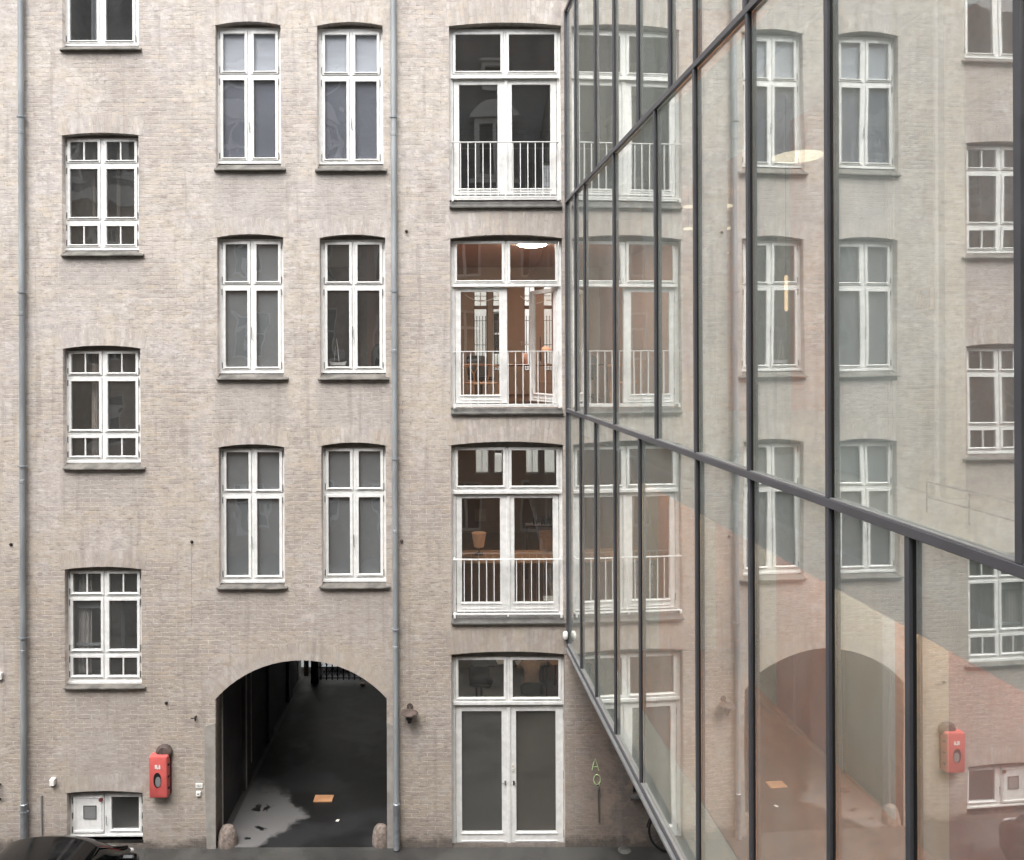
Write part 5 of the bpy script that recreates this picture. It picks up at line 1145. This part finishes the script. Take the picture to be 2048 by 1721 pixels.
for sx in (-1, 1):
    MB().tube([(sx*0.72, -0.46, 0.93), (sx*0.66, -0.82, 1.12), (sx*0.60, -1.05, 1.26)], 0.028, 8).tube([(sx*0.60, -1.05, 1.26), (sx*0.60, -2.9, 1.22), (sx*0.64, -3.35, 1.02)], 0.03, 8).tube([(sx*0.78, -1.75, 0.96), (sx*0.64, -1.75, 1.25)], 0.035, 8).build('window_pillar', M['carpaint'], T, smooth=True)
    o = MB(); rbox(o, 0.20, 0.13, 0.05, [(-0.05, 0.02), (-0.02, 0.0), (0.03, 0.0), (0.07, 0.03)], sx*0.86, 0.93); o.v = [(a, b-0.72, c) for a, b, c in o.v]; mo = o.build('wing_mirror', M['carpaint'], T, smooth=True)
    MB().box(sx*0.86-0.075, sx*0.86+0.075, -0.776, -0.7705, 0.885, 0.975).build('mirror_glass', M['carglass'], mo)
    MB().tube([(sx*0.74, -0.72, 0.90), (sx*0.82, -0.72, 0.92)], 0.02, 8).build('mirror_arm', M['black'], mo)
    o = MB(); rbox(o, 0.26, 0.14, 0.05, [(0.03, 0.03), (0.0, 0.0), (-0.12, 0.0)], sx*0.54, 0.60); o.v = [(a, b-0.05, c) for a, b, c in o.v]; o.build('headlight', M['lens'], T, smooth=True)
    o = MB().box(sx*0.60-0.09, sx*0.60+0.09, -3.67, -3.58, 0.66, 0.86); o.build('tail_light', M['red'], T, bevel=0.01)
    for yy in (-0.62, -2.95):
        wl = MB().lathe([(0.20, -0.08), (0.29, -0.085), (0.30, -0.05), (0.30, 0.05), (0.29, 0.085), (0.20, 0.08)], (sx*0.74, yy, 0.30), 28, 'x').build('wheel', M['rubber'], T, smooth=True)
        MB().lathe([(0.0, sx*0.07), (0.05, sx*0.075), (0.19, sx*0.06), (0.2, sx*0.02)], (sx*0.74, yy, 0.30), 24, 'x').build('rim', M['steel'], wl, smooth=True)
MB().box(-0.24, 0.24, -0.012, 0.012, 0.40, 0.50).build('number_plate', M['plwhite'], T)
MB().tube([(-0.45, -0.46, 0.985), (0.1, -0.50, 1.0)], 0.008, 6).build('wiper', M['black'], T)

# ================================================================== BICYCLE
bx_, by_ = P(1296, 1660, -0.15)[0]+0.34, -0.16
T = thing('bicycle', 'black city bicycle parked under the glass house, front wheel showing', 'bicycle', (bx_, by_, 0))
def wheel(cx):
    m = MB(); n = 40
    m.tube([(cx+0.325*math.cos(2*math.pi*i/n), 0, 0.345+0.325*math.sin(2*math.pi*i/n)) for i in range(n+1)], 0.018, 8)
    wl = m.build('wheel', M['rubber'], T, smooth=True)
    m = MB()
    for i in range(28):
        a = 2*math.pi*i/28; m.tube([(cx+0.02*math.cos(a+1.2), 0.02*(-1)**i, 0.345+0.02*math.sin(a+1.2)), (cx+0.31*math.cos(a), 0, 0.345+0.31*math.sin(a))], 0.0012, 4)
    m.build('spokes', M['steel'], wl); MB().lathe([(0.02, -0.03), (0.02, 0.03)], (cx, 0, 0.345), 12, 'y').build('hub', M['steel'], wl)
    m = MB(); m.tube([(cx+0.36*math.cos(R(a)), 0, 0.345+0.36*math.sin(R(a))) for a in range(20, 175, 8)], 0.014, 6).build('mudguard', M['black'], wl, smooth=True)
wheel(0.0); wheel(1.08)
MB().tube([(0.0, 0.0, 0.345), (0.17, 0, 0.72), (0.20, 0, 0.88)], 0.014, 8).build('fork', M['black'], T, smooth=True)
MB().tube([(0.19, 0, 0.82), (0.60, 0, 0.30), (0.66, 0, 0.78)], 0.016, 8).tube([(0.17, 0, 0.72), (0.62, 0, 0.45)], 0.014, 8).tube([(0.60, 0, 0.30), (1.08, 0.0, 0.345), (0.66, 0, 0.72)], 0.010, 8).build('frame', M['black'], T, smooth=True)
MB().tube([(0.66, 0, 0.78), (0.68, 0, 0.95)], 0.012, 8).build('seat_post', M['steel'], T); m = MB(); rbox(m, 0.26, 0.16, 0.06, [(0.0, 0.02), (0.02, 0.0), (0.05, 0.01)]); m.v = [(0.70+a, c*(1.0 if a > 0 else 0.5), 0.95+b) for a, b, c in m.v]; m.build('saddle', M['black'], T, smooth=True)
MB().tube([(0.20, 0, 0.88), (0.20, 0, 1.0)], 0.012, 8).tube([(0.36, -0.28, 1.02), (0.24, -0.22, 1.04), (0.20, 0, 1.0), (0.24, 0.1, 1.04), (0.36, 0.13, 1.02)], 0.011, 8).build('handlebar', M['steel'], T, smooth=True)
MB().lathe([(0.09, -0.006), (0.09, 0.006)], (0.60, -0.04, 0.30), 20, 'y').tube([(0.60, -0.04, 0.30), (0.60, -0.06, 0.14)], 0.008, 6).box(0.56, 0.64, -0.14, -0.05, 0.13, 0.15).build('crank', M['steel'], T)

# ================================================================== OPPOSITE BUILDING (seen only as a reflection)
OY = -17.5
T = thing('opposite_building', 'tall brown brick building with a slate mansard roof mirrored in the window panes', 'building', (0, OY, 0), R(180))
# local x = -world x, local y = away from the court
wins = []
for zi, z in enumerate((1.0, 4.2, 7.4, 10.6)):
    for xi in range(12): wins.append((-9+xi*2.7, -7.8+xi*2.7, z, z+1.9))
MB().plate(-10, 24, 0, 13.4, wins, 0, 0.35).build('wall', M['opbrick'], T)
MB().box(-10, 24, -0.25, 0.3, 13.4, 13.75).build('cornice', M['opframe'], T)
for q in wins:
    o_ = MB().ring(q[0]+0.001, q[1]-0.001, q[2]+0.001, q[3]-0.001, 0.09, 0.05, 0.12).box((q[0]+q[1])/2-0.05, (q[0]+q[1])/2+0.05, 0.06, 0.11, q[2]+0.0905, q[3]-0.0905).box(q[0]+0.0905, (q[0]+q[1])/2-0.0505, 0.06, 0.11, q[2]+1.2, q[2]+1.3).box((q[0]+q[1])/2+0.0505, q[1]-0.0905, 0.06, 0.11, q[2]+1.2, q[2]+1.3).build('window', M['opframe'], T)
    MB().box(q[0]+0.02, q[1]-0.02, 0.125, 0.13, q[2]+0.02, q[3]-0.02).build('pane', M['carglass'], o_)
MB().prism([(0.0, 13.75), (2.2, 22.5), (6.0, 23.6), (6.0, 13.75)], -10, 24).build('roof', M['slate'], T)
dorm = [-1.45+i*3.3 for i in range(-2, 8)]
for dx in dorm:
    m = MB().plate(dx-0.75, dx+0.75, 14.3, 16.6, [(dx-0.55, dx-0.06, 14.5, 15.6), (dx+0.06, dx+0.55, 14.5, 15.6), (dx-0.55, dx-0.06, 15.7, 16.4), (dx+0.06, dx+0.55, 15.7, 16.4)], 0.15, 0.35)
    m.prism(arc(dx-0.95, dx+0.95, 16.62, 17.25, 12), 0.0, 1.2, 'y')
    m.box(dx-0.75, dx-0.7, 0.351, 1.4, 14.3, 16.6).box(dx+0.7, dx+0.75, 0.351, 1.4, 14.3, 16.6).box(dx-0.9, dx+0.9, 0.05, 0.3, 14.15, 14.298)
    m.build('dormer', M['opframe'], T); MB().box(dx-0.6, dx+0.6, 0.36, 0.37, 14.4, 16.5).build('pane', M['carglass'], T)
    m = MB().plate(dx-0.45, dx+0.45, 17.9, 19.0, [(dx-0.3, dx+0.3, 18.05, 18.85)], 1.0, 1.15).box(dx-0.55, dx+0.55, 0.9, 1.8, 19.001, 19.1).build('dormer', M['opframe'], T); MB().box(dx-0.35, dx+0.35, 1.16, 1.17, 17.95, 18.95).build('pane', M['carglass'], T)
